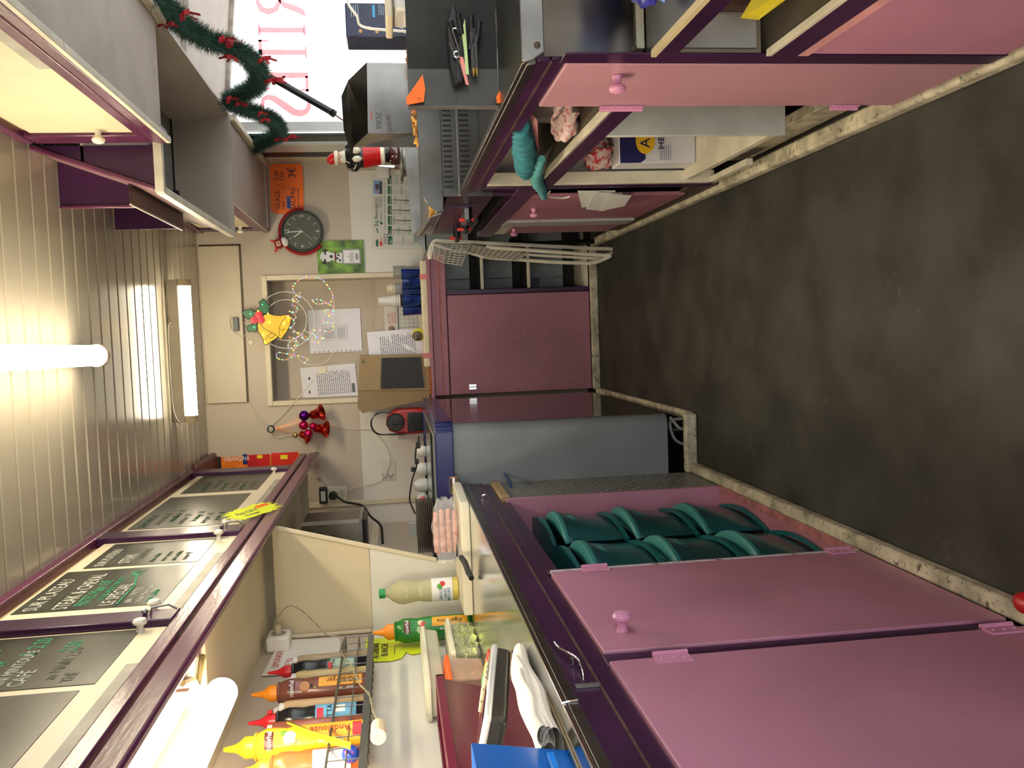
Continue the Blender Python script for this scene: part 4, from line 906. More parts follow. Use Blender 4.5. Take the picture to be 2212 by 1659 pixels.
# orange menu
M, w, h = rectM(581, 354, 658, 461, 5.293, -.02)
om = thing('orange_menu', 'fluorescent orange handwritten price card on the end wall', 'sign', (M @ Vector((w/2, 0, 0))).to_tuple())
MB(M).prism([(.016, 0), (w-.014, 0), (w, .014), (w, h-.016), (w-.016, h), (.018, h), (0, h-.022), (0, .02)], 0, .001).build('card', ORANGE, om)
def T(s, x, y, z, size, m, par, sx=1, Mx=None): return text(s, (Mx or M) @ Matrix.Translation((x, y, .0014)), size, m, par, sx=sx)
PEN = mat('dark_marker', (.04, .015, .02), .6)
T('GLACE', .025, h-.052, 0, .036, PEN, om, .95); T('.', .155, h-.048, 0, .05, PEN, om); T('2,00', .185, h-.047, 0, .032, PEN, om)
T('MINI', .025, h-.080, 0, .024, PEN, om, .9); T('=', .14, h-.082, 0, .024, PEN, om); T('1,50', .182, h-.075, 0, .030, PEN, om)
T('=', .14, h-.106, 0, .026, PEN, om); T('GAUFRE', .012, h-.138, 0, .038, PEN, om, .98); T('.', .172, h-.138, 0, .05, PEN, om)
T('3€', .20, h-.142, 0, .060, PEN, om, .9); T('Sucre ou Nutella', .035, h-.158, 0, .018, PEN, om, .9)
MB(M).box(.028, .098, h-.112, h-.088, .001, .0022).build('blue_sticker', mat('blue_sticker', (.07, .10, .32), .3), om); T('PRIX', .034, h-.107, 0, .02, mat('pale_blue_print', (.4, .5, .8), .4), om)
# clock
ck = U(653, 500, Y=5.27)
clk = thing('wall_clock', 'round dark grey wall clock between orange card and dog picture', 'clock', (ck.x, 5.27, ck.z-.12))
Mc = END(ck.x, ck.z, 5.262)
R = .118
MB(Mc).lathe([(R, -.034), (R, .006), (R-.004, .010), (R-.010, .010), (R-.014, .004), (R-.014, -.006)], 40).build('rim', mat('charcoal_rim', (.035, .037, .032), .3), clk, smooth=True)
MB(Mc).lathe([(R-.012, -.002), (R-.012, .0), (0, .0)], 40).build('dial', mat('grey_green_dial', (.085, .092, .066), .5, var=.05), clk)
HAND = mat('silver_hand', (.62, .62, .56), .4)
tk = MB(Mc)
for i in range(60):
    a = math.pi/2-2*math.pi*i/60; big = i % 5 == 0
    if big and i % 15: r1, r2, w_ = .072, .094, .0012
    elif big: continue
    else: r1, r2, w_ = .097, .100, .0005
    u_ = Vector((math.cos(a), math.sin(a), 0)); n_ = Vector((-u_.y, u_.x, 0))*w_; z_ = Vector((0, 0, .0008))
    tk.add([u_*r1+n_+z_, u_*r1-n_+z_, u_*r2-n_+z_, u_*r2+n_+z_], [(3, 2, 1, 0)])
tk.build('minute_marks', HAND, clk, kind='stuff')
for s_, a in (('12', 90), ('3', 0), ('6', -90), ('9', 180)):
    x, y = .085*math.cos(math.radians(a)), .085*math.sin(math.radians(a)); text(s_, Mc @ Matrix.Translation((x, y-.010, .0008)), .030, HAND, clk, align='CENTER', ext=.0002)
def hand(a, L, w_, back, z, nm):
    u_ = Vector((math.cos(a), math.sin(a), 0)); n_ = Vector((-u_.y, u_.x, 0))
    MB(Mc).prism([tuple((u_*p+n_*q)[:2]) for p, q in ((-back, w_), (-back, -w_), (L, -w_*.8), (L, w_*.8))], z, z+.0012).build(nm, HAND, clk)
hand(math.radians(92), .080, .0032, .004, .002, 'minute_hand'); hand(math.radians(124), .058, .0035, .004, .003, 'hour_hand'); hand(math.radians(-132), .078, .0010, .030, .005, 'second_hand')
# santa clip hugging the clock
sa = thing('santa_clip', 'small red felt santa legs figure clipped on the clock edge', 'figurine', (ck.x-.07, 5.26, ck.z+.06))
MB(Mc).tube(arc((0, 0, -.012), R+.007, math.radians(-5), math.radians(232), 28, (1, 0, 0), (0, 1, 0)), .010, 8).build('red_band', REDC, sa, smooth=True)
p = U(602, 527, Y=5.255); Mp = END(p.x, p.z, 5.25) @ Matrix.Rotation(.35, 4, 'Z')
MB(Mp).box(-.024, .026, -.020, .022, -.02, .012).build('tunic', REDC, sa, bevel=.007, seg=3)
MB(Mp).box(-.028, .030, -.009, .005, -.021, .0135).build('belt', mat('dark_red_belt', (.18, .004, .008), .4), sa, bevel=.002)
MB(Mp).box(-.012, .012, -.012, .010, .012, .016).box(-.0, .0, 0, 0, 0, 0).build('buckle', mat('gold_white', (.8, .72, .5), .3), sa, bevel=.002)
MB(Mp).box(-.006, .006, -.006, .004, .0155, .0175).build('buckle_centre', REDC, sa)
MB(Mp).ball((.0, -.036, -.005), .026, 14, (1.1, .8, .7)).build('fur_trim', mat('white_fluff', (.75, .70, .68), .9, bump=1, bs=200), sa, smooth=True)
for s_ in (-1, 1): MB(Mp).tube([(s_*.018, .015, 0), (s_*.034, .034, .002)], [.008, .007], 8).build('leg', mat('red_boot', (.6, .02, .02), .3), sa, smooth=True)
MB(Mp).tube(smoothpath([(0, .022, 0), (.012, .045, 0), (-.012, .055, 0), (-.02, .04, 0)]), .0015, 5).build('hanging_loop', mat('pale_gold_thread', (.6, .6, .4), .4), sa)
# dog card
M, w, h = rectM(684, 521, 788, 589, 5.29)
dg_ = thing('dog_picture', 'green dalmatian picture card stuck below the clock', 'picture', (M @ Vector((w/2, 0, 0))).to_tuple())
MB(M).box(0, w, 0, h, 0, .002).build('card', mat('leafy_green_print', (.12, .24, .02), .35, var=.8, vs=14), dg_)
DW = mat('dog_white', (.72, .73, .74), .5); DK = mat('dog_black', (.02, .02, .02), .5)
def blob(cx, cy, rx, ry, m, z=.0022, par=dg_, n=16, nm='printed_patch', Mx=None, rot=0):
    MB((Mx or M) @ Matrix.Translation((cx, cy, z)) @ Matrix.Rotation(rot, 4, 'Z')).prism([(rx*math.cos(2*math.pi*i/n), ry*math.sin(2*math.pi*i/n)) for i in range(n)], 0, .0004).build(nm, m, par)
blob(w*.52, h*.80, .030, .038, DW); blob(w*.52, h*.66, .020, .028, DW, .0024); blob(w*.47, h*.48, .030, .050, DW, .0023)
for cx, cy, rx, ry in ((.40, .84, .010, .006), (.62, .83, .009, .006), (.52, .705, .010, .009), (.33, .85, .008, .014), (.70, .83, .007, .015), (.46, .58, .006, .008), (.56, .55, .007, .006), (.40, .52, .006, .007)):
    blob(w*cx, h*cy, rx, ry, DK, .0028)
blob(w*.50, h*.615, .034, .005, mat('dark_red_scarf', (.12, .01, .015), .5), .0030)
MB(M).box(w*.27, w*.74, h*.07, h*.47, .002, .003).build('grey_plaque', mat('plaque_grey', (.28, .29, .28), .4), dg_)
MB(M).box(w*.31, w*.70, h*.10, h*.44, .003, .0034).build('white_label', PAPER, dg_); text('1', M @ Matrix.Translation((w*.48, h*.31, .0036)), .025, RED, dg_)
lines(M @ Matrix.Translation((w*.34, h*.22, .003)), w*.3, h*.09, 4, dg_)
blob(w*.5, h*.155, .02, .010, mat('grey_photo', (.35, .33, .35), .5), .0036)
# year calendar
M, w, h = rectM(799, 379, 935, 536, 5.293, -.035)
ca = thing('year_calendar', 'large 2022 wall calendar with green month headings', 'calendar', (M @ Vector((w/2, 0, 0))).to_tuple())
CALP = mat('calendar_paper', (.62, .61, .55), .35, var=.03)
MB(M).box(0, w, 0, h, 0, .001).build('sheet', CALP, ca)
GR = mat('calendar_green', (.012, .11, .05), .5); GRL = mat('calendar_pale_green', (.22, .42, .30), .5)
def B(x0, x1, y0, y1, m, par=ca, z=.0012, nm='print', Mx=None): return MB(Mx or M).box(x0, x1, y0, y1, z, z+.0003).build(nm, m, par)
B(w*.74, w*.92, h-.062, h-.012, mat('photo_blue', (.18, .32, .60), .4)); B(w*.74, w*.90, h-.062, h-.046, mat('photo_dark', (.05, .035, .03), .4), z=.0016); B(w*.80, w*.87, h-.044, h-.022, MATS['photo_dark'], z=.0016)
MB(M).tube([(w*.745, h-.045, .002), (w*.78, h-.030, .002), (w*.84, h-.022, .002), (w*.85, h-.032, .002)], .002, 5).build('digger_arm', mat('digger_orange', (.5, .15, .05), .5), ca)
T('Big Bennes', w*.30, h-.036, 0, .030, GR, ca, .95); T('DEPOLIA', w*.38, h-.060, 0, .014, GREYINK, ca)
blob(w*.345, h-.055, .008, .008, GR, .0014, ca); MB(M).prism([(w*.21, h-.040), (w*.28, h-.030), (w*.28, h-.024), (w*.21, h-.033)], .001, .0016).build('leaf_logo', GR, ca)
blob(w*.075, h-.030, .022, .008, GR, .0014, ca); T('2022', w*.055, h-.090, 0, .032, INK, ca, 1.0)
B(w*.035, w*.10, h-.060, h-.045, mat('calendar_red', (.62, .05, .05), .5)); T('101', w*.10, h-.060, 0, .018, MATS['calendar_red'], ca)
lines(M @ Matrix.Translation((w*.56, h-.062, .0006)), w*.15, .045, 9, ca); lines(M @ Matrix.Translation((w*.25, h-.080, .0006)), w*.68, .006, 1, ca)
for i, mn in enumerate(('Juillet', 'Août', 'Septembre', 'Octobre', 'Novembre', 'Décembre', 'Janvier')):
    x0 = w*(.055+.136*i); x1 = x0+w*.118; B(x0, x1, h-.115, h-.093, GR); T(mn, x0+.003, h-.111, 0, .0145, CALP, ca, .78)
    g = MB(M); g2_ = MB(M)
    for r_ in range(31):
        y = h-.122-r_*.0088
        if y < .006: break
        (g2_ if (r_+i*3) % 7 == 0 else g).add([(x0, y, .0014), (x1 if (r_+i*3) % 7 == 0 else x0+(x1-x0)*.55, y, .0014), (x1 if (r_+i*3) % 7 == 0 else x0+(x1-x0)*.55, y+(.006 if (r_+i*3) % 7 == 0 else .0022), .0014), (x0, y+(.006 if (r_+i*3) % 7 == 0 else .0022), .0014)], [(0, 1, 2, 3)])
    g.build('day_lines', mat('faint_print', (.35, .35, .33), .6), ca, kind='stuff'); g2_.build('sunday_bands', GRL, ca, kind='stuff')
    if i in (1, 2, 3, 4): MB(M).tube([(x0+.028, h-.120, .002), (x0+.024, h-.2, .002), (x0+.030, .02+.01*i, .002)], [.0012, .0022, .0028], 5).build('pen_stroke', INK, ca)
# switch on the wall
M, w, h = rectM(813, 362, 841, 380, 5.29)
sw = thing('light_switch', 'white double wall switch above the year calendar corner', 'switch', (M @ Vector((w/2, 0, 0))).to_tuple())
MB(M).box(-.015, w, 0, h, 0, .02).build('plate', WHITE, sw, bevel=.003); MB(M).box(-.005, w-.01, .012, h-.012, .02, .024).build('rocker', WHITE, sw, bevel=.002)
# papers in the niche
NYP = 5.3+ND-.006
def wall_sheet(name, label, r, Y, tilt, pocket=True):
    M, w, h = rectM(*r, Y, tilt)
    t = thing(name, label, 'paper', (M @ Vector((w/2, 0, 0))).to_tuple())
    MB(M).box(0, w, 0, h, 0, .0008).build('sheet', mat('cool_paper', (.74, .72, .76), .22 if pocket else .5, var=.02), t)
    return t, M, w, h
t, M, w, h = wall_sheet('plastic_pocket', 'printed notice in a clear plastic pocket inside the niche', (665, 670, 782, 759), NYP, .01)
for x0, x1, y0, y1 in ((.28, .62, .27, .272), (.28, .62, .74, .742), (.28, .282, .27, .74), (.62, .622, .27, .74)): B(w*x0, w*(x1+.004), h*y0, h*(y1+.004), mat('mauve_print', (.35, .2, .25), .6), t)
lines(M @ Matrix.Translation((w*.32, h*.50, 0)), w*.28, h*.20, 7, t); lines(M @ Matrix.Translation((w*.32, h*.30, 0)), w*.28, h*.16, 6, t)
ho = MB(M)
for i in range(11): ho.box(.004, .010, h*(.04+.085*i), h*(.04+.085*i)+.007, .0008, .0012)
ho.build('punch_holes', GREYINK, t, kind='stuff')
t, M, w, h = wall_sheet('notice_sheet', 'white printed notice sheet leaning in the left of the niche', (650, 792, 772, 858), NYP, .05, False)
lines(M @ Matrix.Translation((w*.12, h*.10, 0)), w*.72, h*.62, 17, t); B(w*.20, w*.30, h*.86, h*.885, INK, t); B(w*.62, w*.70, h*.84, h*.87, INK, t); B(w*.12, w*.40, h*.04, h*.10, GREYINK, t)
t, M, w, h = wall_sheet('document_pocket', 'shiny pocket with a typed letter standing on the end counter', (794, 715, 915, 784), 5.22, .05)
lines(M @ Matrix.Translation((w*.10, h*.12, 0)), w*.8, h*.66, 18, t); MB(M).prism([(w*.12, h*.88), (w*.22, h*.88), (w*.22, h*.80), (w*.17, h*.77), (w*.12, h*.80)], .0008, .0014).build('blue_crest', mat('crest_blue', (.03, .08, .22), .5), t)
for P_ in ([(.28, .10), (.42, .30), (.60, .42), (.50, .26)], [(.55, .55), (.75, .62), (.9, .60), (.72, .56)], [(.18, .75), (.30, .80), (.34, .60), (.30, .72)]):
    MB(M).add([(w*x, h*y, .003+.002*(i % 2)) for i, (x, y) in enumerate(P_)], [(0, 1, 2, 3)]).build('film_crease', mat('glossy_crease', (.9, .9, .92), .05), t)
ho = MB(M)
# month planner
M, w, h = rectM(829, 662, 905, 716, 5.29)
t = thing('month_planner', 'small planner sheet with teal grid behind the cup stacks', 'calendar', (M @ Vector((w/2, 0, 0))).to_tuple())
MB(M).box(0, w, 0, h, 0, .001).build('sheet', mat('planner_paper', (.66, .64, .58), .5), t)
blob(.022, h-.040, .019, .019, mat('round_photo', (.30, .18, .13), .5, var=.6, vs=40), .0014, t); blob(.022, h-.040, .020, .020, mat('thin_grey', (.2, .2, .2), .5), .0010, t)
lines(M @ Matrix.Translation((.05, h-.068, 0)), w*.45, .05, 4, t, mat('red_print', (.6, .12, .10), .6))
TG = mat('teal_grid', (.10, .33, .32), .5)
for i in range(7): B(w*.02+i*w*.155, w*.02+i*w*.155+.0015, 0, h-.078, TG, t)
for i in range(6): B(0, w, .004+i*.025, .0055+i*.025, TG, t)
B(0, w, h-.084, h-.076, GREYINK, t)
# coffee price paper
M, w, h = rectM(822, 996, 855, 1036, 5.292)
t = thing('coffee_price_note', 'small taped paper note with handwritten coffee prices', 'paper', (M @ Vector((w/2, 0, 0))).to_tuple())
MB(M).box(0, w, 0, h, 0, .0008).build('note', mat('note_paper', (.66, .64, .55), .4), t)
T('CAFÉ', .004, h-.018, 0, .017, mat('maroon_pen', (.2, .05, .04), .6), t, .9)
for i, x in enumerate(('100', '0300', '1080', '2041')): T(x, .004+.012*(i % 2), h-.034-.0125*i, 0, .0125, PEN, t, .9)
# power outlet group
M, w, h = rectM(688, 1052, 751, 1082, 5.292)
po = thing('power_outlet', 'cream double wall outlet on the end wall by the corner', 'outlet', (M @ Vector((w/2, 0, 0))).to_tuple())
# upright plate: long side runs up the wall
MB(M).box(0, w, 0, h, 0, .018).build('plate', mat('outlet_cream', (.62, .56, .42), .4), po, bevel=.003)
so = MB(M @ Matrix.Translation((w*.5, h*.18, .018))); so.lathe([(.024, 0), (.024, .004), (.020, .004), (.019, .001), (0, .001)], 24).build('socket', mat('socket_cream', (.5, .45, .34), .35), po)
for dx in (-.007, .007): MB(M @ Matrix.Translation((w*.5+dx, h*.18, .0195))).lathe([(.003, 0), (0, .0005)], 8).build('pin_hole', BLACK, po)
t = thing('black_adapter', 'square black power adapter plugged into the upper socket', 'adapter', (M @ Vector((w*.6, h*.7, .03))).to_tuple())
MB(M @ Matrix.Translation((0, h*.68, .018))).box(.002, w+.004, 0, .046, 0, .045).build('case', BLACK, t, bevel=.004); MB(M @ Matrix.Translation((0, h*.68, .018))).box(.018, w-.016, .010, .036, .045, .046).build('label', mat('adapter_label', (.35, .36, .32), .5), t)
t = thing('black_plug', 'round black plug with cable in the middle socket', 'plug', (M @ Vector((w*.6, h*.45, .03))).to_tuple())
MB(M @ Matrix.Translation((w*.45, h*.49, .018))).lathe([(.025, 0), (.025, .02), (.018, .03), (0, .03)], 20).build('plug', BLACK, t, smooth=True)
a = M @ Vector((w*.35, h*.47, .045)); e1 = U(790, 1095, Y=5.1)
MB().tube(smoothpath([a, U(722, 1068, Y=5.2), U(745, 1084, Y=5.15), U(782, 1092, Y=5.1), U(800, 1115, Y=5.0), U(822, 1135, Y=4.9), U(826, 1165, Y=4.8), U(828, 1195, Y=4.7)]), .007, 8).build('cable', BLACK, t, smooth=True)
t = thing('string_hook', 'small clear glass hook with wisp of string above the outlet', 'hook', U(685, 1032, Y=5.28).to_tuple())
g_ = U(688, 1034, Y=5.28); MB().ball(g_, .012, 10).build('ball', mat('smoky_glass', (.35, .33, .27), .1, metal=.4), t, smooth=True)
MB().tube(smoothpath([U(692, 1040, Y=5.28), U(698, 1046, Y=5.285), U(695, 1052, Y=5.285)]), .002, 5).build('string', WHITE, t)
# thin white lead along the end wall
t = thing('light_lead', 'thin white lead strung across the end wall between the decorations', 'cable', U(590, 920, Y=5.28).to_tuple())
def lead(pts, Y=5.285, r=.0022): MB().tube(smoothpath([U(x, y, Y=Y) for x, y in pts]), r, 5).build('lead', mat('cream_lead', (.66, .60, .45), .5), t, smooth=True)
lead([(537, 870), (552, 893), (568, 908), (584, 918), (600, 905), (625, 880), (650, 853), (672, 828), (690, 805)])
lead([(668, 925), (705, 918), (735, 923), (770, 928), (800, 929), (828, 955), (841, 985), (838, 1012), (825, 1035), (800, 1046), (770, 1052), (750, 1062)])
lead([(588, 918), (592, 935), (600, 945), (636, 940), (648, 955), (672, 970), (690, 985)])
# bell bunch
bb_ = thing('bell_bunch', 'bunch of shiny red bells and purple baubles hanging on the end wall', 'decoration', U(660, 925, Y=5.24).to_tuple())
REDM = mat('red_foil_metal', (.62, .05, .02), .22, metal=1, var=.1); PURM = mat('violet_bauble', (.10, .005, .22), .15, metal=.9, var=0); MAGM = mat('magenta_bauble', (.5, .01, .09), .2, metal=.8, var=.1)
def bell(px, py, ax, s):
    o = U(px, py, Y=5.235); M = frame(o, (0, 0, 1), (0, 1, 0)); d = Vector(ax).normalized()
    q = Vector((0, 0, 1)).rotation_difference(d).to_matrix().to_4x4()
    MB(Matrix.Translation(o) @ q).lathe([(0, -.004*s), (.012*s, 0), (.018*s, .008*s), (.020*s, .025*s), (.024*s, .040*s), (.034*s, .052*s), (.036*s, .055*s), (.034*s, .053*s), (.02*s, .03*s)], 20).build('bell', REDM, bb_, smooth=True)
bell(670, 898, (.25, -.25, -1), 1.35); bell(679, 925, (-.1, -.35, -1), 1.35); bell(648, 936, (-.5, -.3, -1), 1.1)
for px, py, r_, m_ in ((657, 898, .030, PURM), (656, 919, .027, MAGM), (676, 921, .022, MAGM), (666, 937, .026, MAGM), (638, 940, .016, mat('gold_ball', (.45, .38, .12), .25, metal=.8))):
    MB().ball(U(px, py, Y=5.215), r_, 16).build('bauble', m_, bb_, smooth=True)
for i in range(9):
    MB().tube([U(592, 926, Y=5.25), U(625, 912+3.5*i, Y=5.24), U(655, 895+6*i, Y=5.23)], .0011, 5).build('string', mat('copper_cord', (.62, .25, .08), .35, metal=.5), bb_)
MB().tube(arc(U(585, 927, Y=5.25), .018, 0, 2*math.pi, 14)[:-1], .005, 6, closed=True).build('hook_clip', mat('dark_green_clip', (.02, .04, .045), .4), bb_)
MB().tube(arc(U(585, 928, Y=5.24), .011, 0, 2*math.pi, 14)[:-1], .002, 6, closed=True).build('ribbon_knot', mat('pale_gold_thread', (.6, .6, .4)), bb_)
# lit bell and holly sign with wire wreath
WR = thing('bell_light', 'lit yellow bell and holly sign on a white wire ring', 'decoration', U(600, 700, Y=5.24).to_tuple())
def poly_px(name, pts, m, Y, th=.003, edge=True):
    P = [U(x, y, Y=Y) for x, y in pts]
    mb = MB(); n = len(P); v = P+[p+Vector((0, th, 0)) for p in P]
    mb.add(v, [tuple(range(n)), tuple(range(2*n-1, n-1, -1))]+[((i+1) % n, i, n+i, n+(i+1) % n) for i in range(n)]); o = mb.build(name, m, WR)
    if edge: MB().tube(P, .0022, 5, closed=True).build('black_outline', INK, o)
    return o
def crop5(x, y): return 500+x/7.9, 580+y/7.9
q = lambda L: [crop5(*p) for p in L]
wire = mat('white_wire', (.78, .74, .70), .4)
cen = U(*crop5(930, 880), Y=5.262)
for r_ in (.160, .116):
    MB().tube(arc(cen, r_*1.0, 0, 2*math.pi, 44)[:-1], .0020, 6, closed=True).build('ring', wire, WR, smooth=True)
for a in (128, 112, 238, 222, 205):
    u_ = Vector((math.cos(math.radians(a)), 0, math.sin(math.radians(a)))); MB().tube([cen+u_*.116, cen+u_*.160], .0018, 5).build('ring_bar', wire, WR)
leafm = mat('holly_card', (.008, .13, .045), .4, var=.1)
poly_px('holly_leaf', q([(540, 520), (600, 575), (655, 655), (632, 700), (640, 755), (590, 765), (530, 800), (490, 740), (440, 690), (485, 660), (490, 620), (462, 580)]), leafm, 5.245)
poly_px('holly_leaf', q([(170, 740), (250, 705), (340, 690), (380, 735), (420, 730), (400, 800), (380, 850), (320, 860), (265, 860), (225, 820)]), leafm, 5.245)
poly_px('holly_leaf', q([(255, 985), (330, 960), (400, 935), (435, 950), (440, 1020), (415, 1085), (350, 1070), (285, 1082), (265, 1030)]), leafm, 5.245)
poly_px('bell', q([(560, 790), (640, 770), (720, 795), (830, 803), (985, 782), (1020, 860), (1005, 950), (945, 1080), (850, 1205), (820, 1195), (800, 1165), (700, 1235), (590, 1305), (555, 1295), (540, 1210), (455, 1070), (440, 980), (455, 920), (520, 830)]), mat('bell_yellow', (.72, .46, .01), .4, var=.06, emit=.12, ecol=(1, .6, .02)), 5.238)
for L in ([(495, 940), (540, 1010), (620, 1060), (700, 1100), (800, 1165)], [(575, 1225), (620, 1150), (700, 1095)], [(930, 830), (850, 930), (812, 1050), (820, 1150)], [(635, 1160), (665, 1185), (710, 1170), (740, 1120)], [(830, 1030), (870, 1055), (915, 1020)]):
    MB().tube(smoothpath([U(*crop5(*p), Y=5.2365) for p in L]), .0013, 5).build('drawn_line', INK, WR)
for p in ((465, 790), (390, 878), (505, 880)): MB(END(0, 0, 0)).lathe([(.0, 0), (.0, 0)], 4) if False else None
for p in ((465, 790), (390, 878), (505, 880)):
    c_ = U(*crop5(*p), Y=5.236); MB(END(c_.x, c_.z, 5.236)).lathe([(.0215, -.003), (.0215, 0), (0, .002)], 20).build('berry', mat('berry_red', (.55, .015, .03), .4, emit=.1, ecol=(1, .05, .08)), WR)
def led(p, col, par, Y=5.232, s=5, r_=.0034):
    MB().ball(U(*crop5(*p), Y=Y), r_, 8).build('led', mat('led_%s' % col, dict(g=(.05, 1, .28), y=(1, .52, .03), b=(.12, .08, 1), r=(1, .09, .03), c=(.15, 1, .6), p=(.55, .12, 1))[col], .5, var=0, emit=s), par)
for p in ((525, 618), (325, 775), (388, 1005)): led(p, 'g', WR, 5.235)
for p in ((622, 770), (643, 915), (895, 932), (540, 1130), (572, 1255), (455, 725), (975, 835)): led(p, 'y', WR, 5.232, 10, .0042)
t = thing('binder_clip', 'dark binder clip with string above the lit bell', 'clip', U(511, 700, Y=5.28).to_tuple())
M, w, h = rectM(504, 686, 517, 715, 5.28); MB(M).box(0, w, 0, h, 0, .02).build('clip', mat('slate_clip', (.06, .08, .08), .4), t, bevel=.003)
MB().tube(smoothpath([U(503, 690, Y=5.27), U(498, 683, Y=5.27), U(497, 700, Y=5.27), U(503, 715, Y=5.27), U(522, 728, Y=5.27), U(532, 722, Y=5.26)]), .0016, 5).build('string', mat('cream_lead', (.66, .6, .45)), t)
MB().tube(smoothpath([U(518, 696, Y=5.27), U(530, 698, Y=5.26), U(545, 697, Y=5.25)]), .0016, 5).build('string', mat('cream_lead', (.66, .6, .45)), t)
# coloured fairy-light wire figure
FL = thing('fairy_light_figure', 'wire figure wound with tiny multicoloured fairy lights', 'decoration', U(690, 660, Y=5.22).to_tuple())
MB().tube(smoothpath([U(*crop5(*p), Y=5.245) for p in [(1230, 155), (1300, 135), (1460, 155), (1590, 230), (1680, 350), (1740, 500), (1750, 620), (1755, 800), (1745, 1000), (1745, 1250), (1725, 1430), (1640, 1560), (1500, 1630), (1330, 1640), (1210, 1600), (1130, 1510)]]), .0016, 5).build('outer_wire', wire, FL, smooth=True)
strands = [
 [(1070, 410), (1045, 330), (1080, 260), (1160, 190), (1230, 155), (1290, 138), (1370, 135), (1455, 158), (1530, 180), (1600, 240), (1670, 340), (1720, 430), (1725, 490), (1690, 580), (1600, 570), (1500, 530), (1400, 530), (1380, 545), (1440, 600), (1520, 605), (1600, 590), (1700, 630), (1740, 640), (1730, 740)],
 [(1165, 410), (1170, 500), (1110, 460), (1040, 540), (1140, 565), (1090, 520), (1035, 620), (1100, 650), (1130, 700), (1090, 750), (990, 730), (1060, 770), (1100, 830), (1050, 870), (960, 810), (1040, 860), (1075, 930), (1030, 1000), (960, 1020), (895, 935), (1000, 1000), (1100, 1080), (1200, 1120), (1290, 1180), (1310, 1210), (1250, 1230), (1140, 1110), (1040, 1080)],
 [(980, 1170), (1090, 1190), (1140, 1150), (1080, 1230), (1000, 1250), (965, 1330), (1030, 1370), (1090, 1290), (1100, 1220), (1120, 1340), (1060, 1390), (1065, 1475), (960, 1460), (790, 1435), (775, 1520), (830, 1550), (930, 1555), (1050, 1500), (1130, 1490), (1250, 1520), (1300, 1550), (1230, 1620)],
 [(1730, 740), (1620, 700), (1600, 740), (1690, 780), (1740, 790), (1640, 820), (1570, 880), (1600, 930), (1700, 900), (1730, 950), (1730, 1040), (1660, 1080), (1520, 1055), (1390, 1060), (1360, 1090), (1400, 1120), (1460, 1160), (1590, 1200), (1450, 1170), (1370, 1230), (1420, 1270), (1500, 1260)]]
cols = 'bcygrcpybrgc'
tm = mat('fine_copper_wire', (.80, .55, .34), .4, metal=.1)
ci = 0
for L in strands:
    P = smoothpath([U(*crop5(*p), Y=5.235-.006*math.sin(i*1.3)) for i, p in enumerate(L)], 6)
    MB().tube(P, .0020, 5).build('light_wire', tm, FL)
    for i in range(0, len(P)-2, 4):
        mid = P[i]; nx = P[i+1]
        c_ = cols[ci % len(cols)]; ci += 1
        MB().tube([mid, (mid+nx)/2, nx], [.0016, .0036, .0016], 6).build('led', MATS.get('led_'+c_) or mat('led_'+c_, dict(g=(.05, 1, .28), y=(1, .52, .03), b=(.12, .08, 1), r=(1, .09, .03), c=(.15, 1, .6), p=(.55, .12, 1))[c_], .5, var=0, emit=3.2), FL)
MB(rectM(690, 792, 706, 806, 5.255)[0]).box(0, .04, 0, .045, 0, .014).build('control_box', mat('outlet_cream', (.6, .5, .4)), FL, bevel=.003)

# ================================================================= THINGS ON THE END COUNTER
EZ = .982
def glass(name, label, x, y, z, h, r1, r2, m, group=None, cat='glass', facets=12):
    t = thing(name, label, cat, (x, y, z), group)
    MB(Matrix.Translation((x, y, z))).lathe([(r1*.3, .002), (r1*.95, .0), (r1, .004), (r2*.96, h*.6), (r2, h*.63), (r2*1.02, h), (r2*.93, h), (r2*.9, h*.64), (r1*.88, .01), (0, .008)], facets).build('body', m, t)
    return t
DBL = mat('dark_blue_glass', (.012, .035, .20), .10, var=.5, vs=60, trans=.25, spec=.8)
rb_x = [(.335, 5.075), (.285, 5.055), (.235, 5.075), (.185, 5.055), (.135, 5.075)]
for i, (x, y) in enumerate(rb_x):
    glass('blue_tumbler', 'dark blue tumbler, %s in the row on the cream cloth roll' % ('rightmost', 'second from the right', 'middle', 'second from the left', 'leftmost')[i], x, y if y < 5.06 else 5.10, .983 if y < 5.06 else .946, (.098 if y < 5.06 else .138), .027, .031, DBL, 'blue tumblers on the end counter')
glass('clear_tumbler', 'clear tall glass stacked behind the rightmost blue tumbler', .352, 5.19, .946, .182, .030, .036, mat('smoky_clear_glass', (.62, .63, .60), .08, var=.1, trans=.6, ior=1.2))
glass('clear_tumbler', 'upturned clear glass with white lid beside the white cup stack', .262, 5.20, .946, .175, .030, .032, MATS['smoky_clear_glass'])
def cupstack(label, x, y, z0, h, r0, r1, n, m=WHITE):
    t = thing('cup_stack', label, 'cups', (x, y, z0))
    MB(Matrix.Translation((x, y, z0))).lathe([(r0, 0), (r1, h), (r1*.8, h), (0, h-.002)], 18).build('cup', m, t, smooth=True)
    for k in range(n): MB(Matrix.Translation((x, y, z0+.012*k))).lathe([(r0*1.03, 0), (r0*1.07, .003), (r0*1.03, .006)], 18).build('rim', m, t)
    return t
t = cupstack('short upturned beige cup on a black base', .262, 5.20, 1.121, .048, .031, .027, 2, CREAM)
t = cupstack('tall stack of upturned white cups on a black base', .193, 5.20, 1.094, .125, .034, .024, 3)
MB(Matrix.Translation((.193, 5.20, .946))).lathe([(.034, 0), (.034, .14), (.036, .142), (.036, .147), (0, .148)], 16).build('black_base', BLACK, t)
pf = thing('scouring_pouch', 'yellow pouch with a steel scourer hanging on the counter edge', 'scourer', (-.02, 5.0, .985))
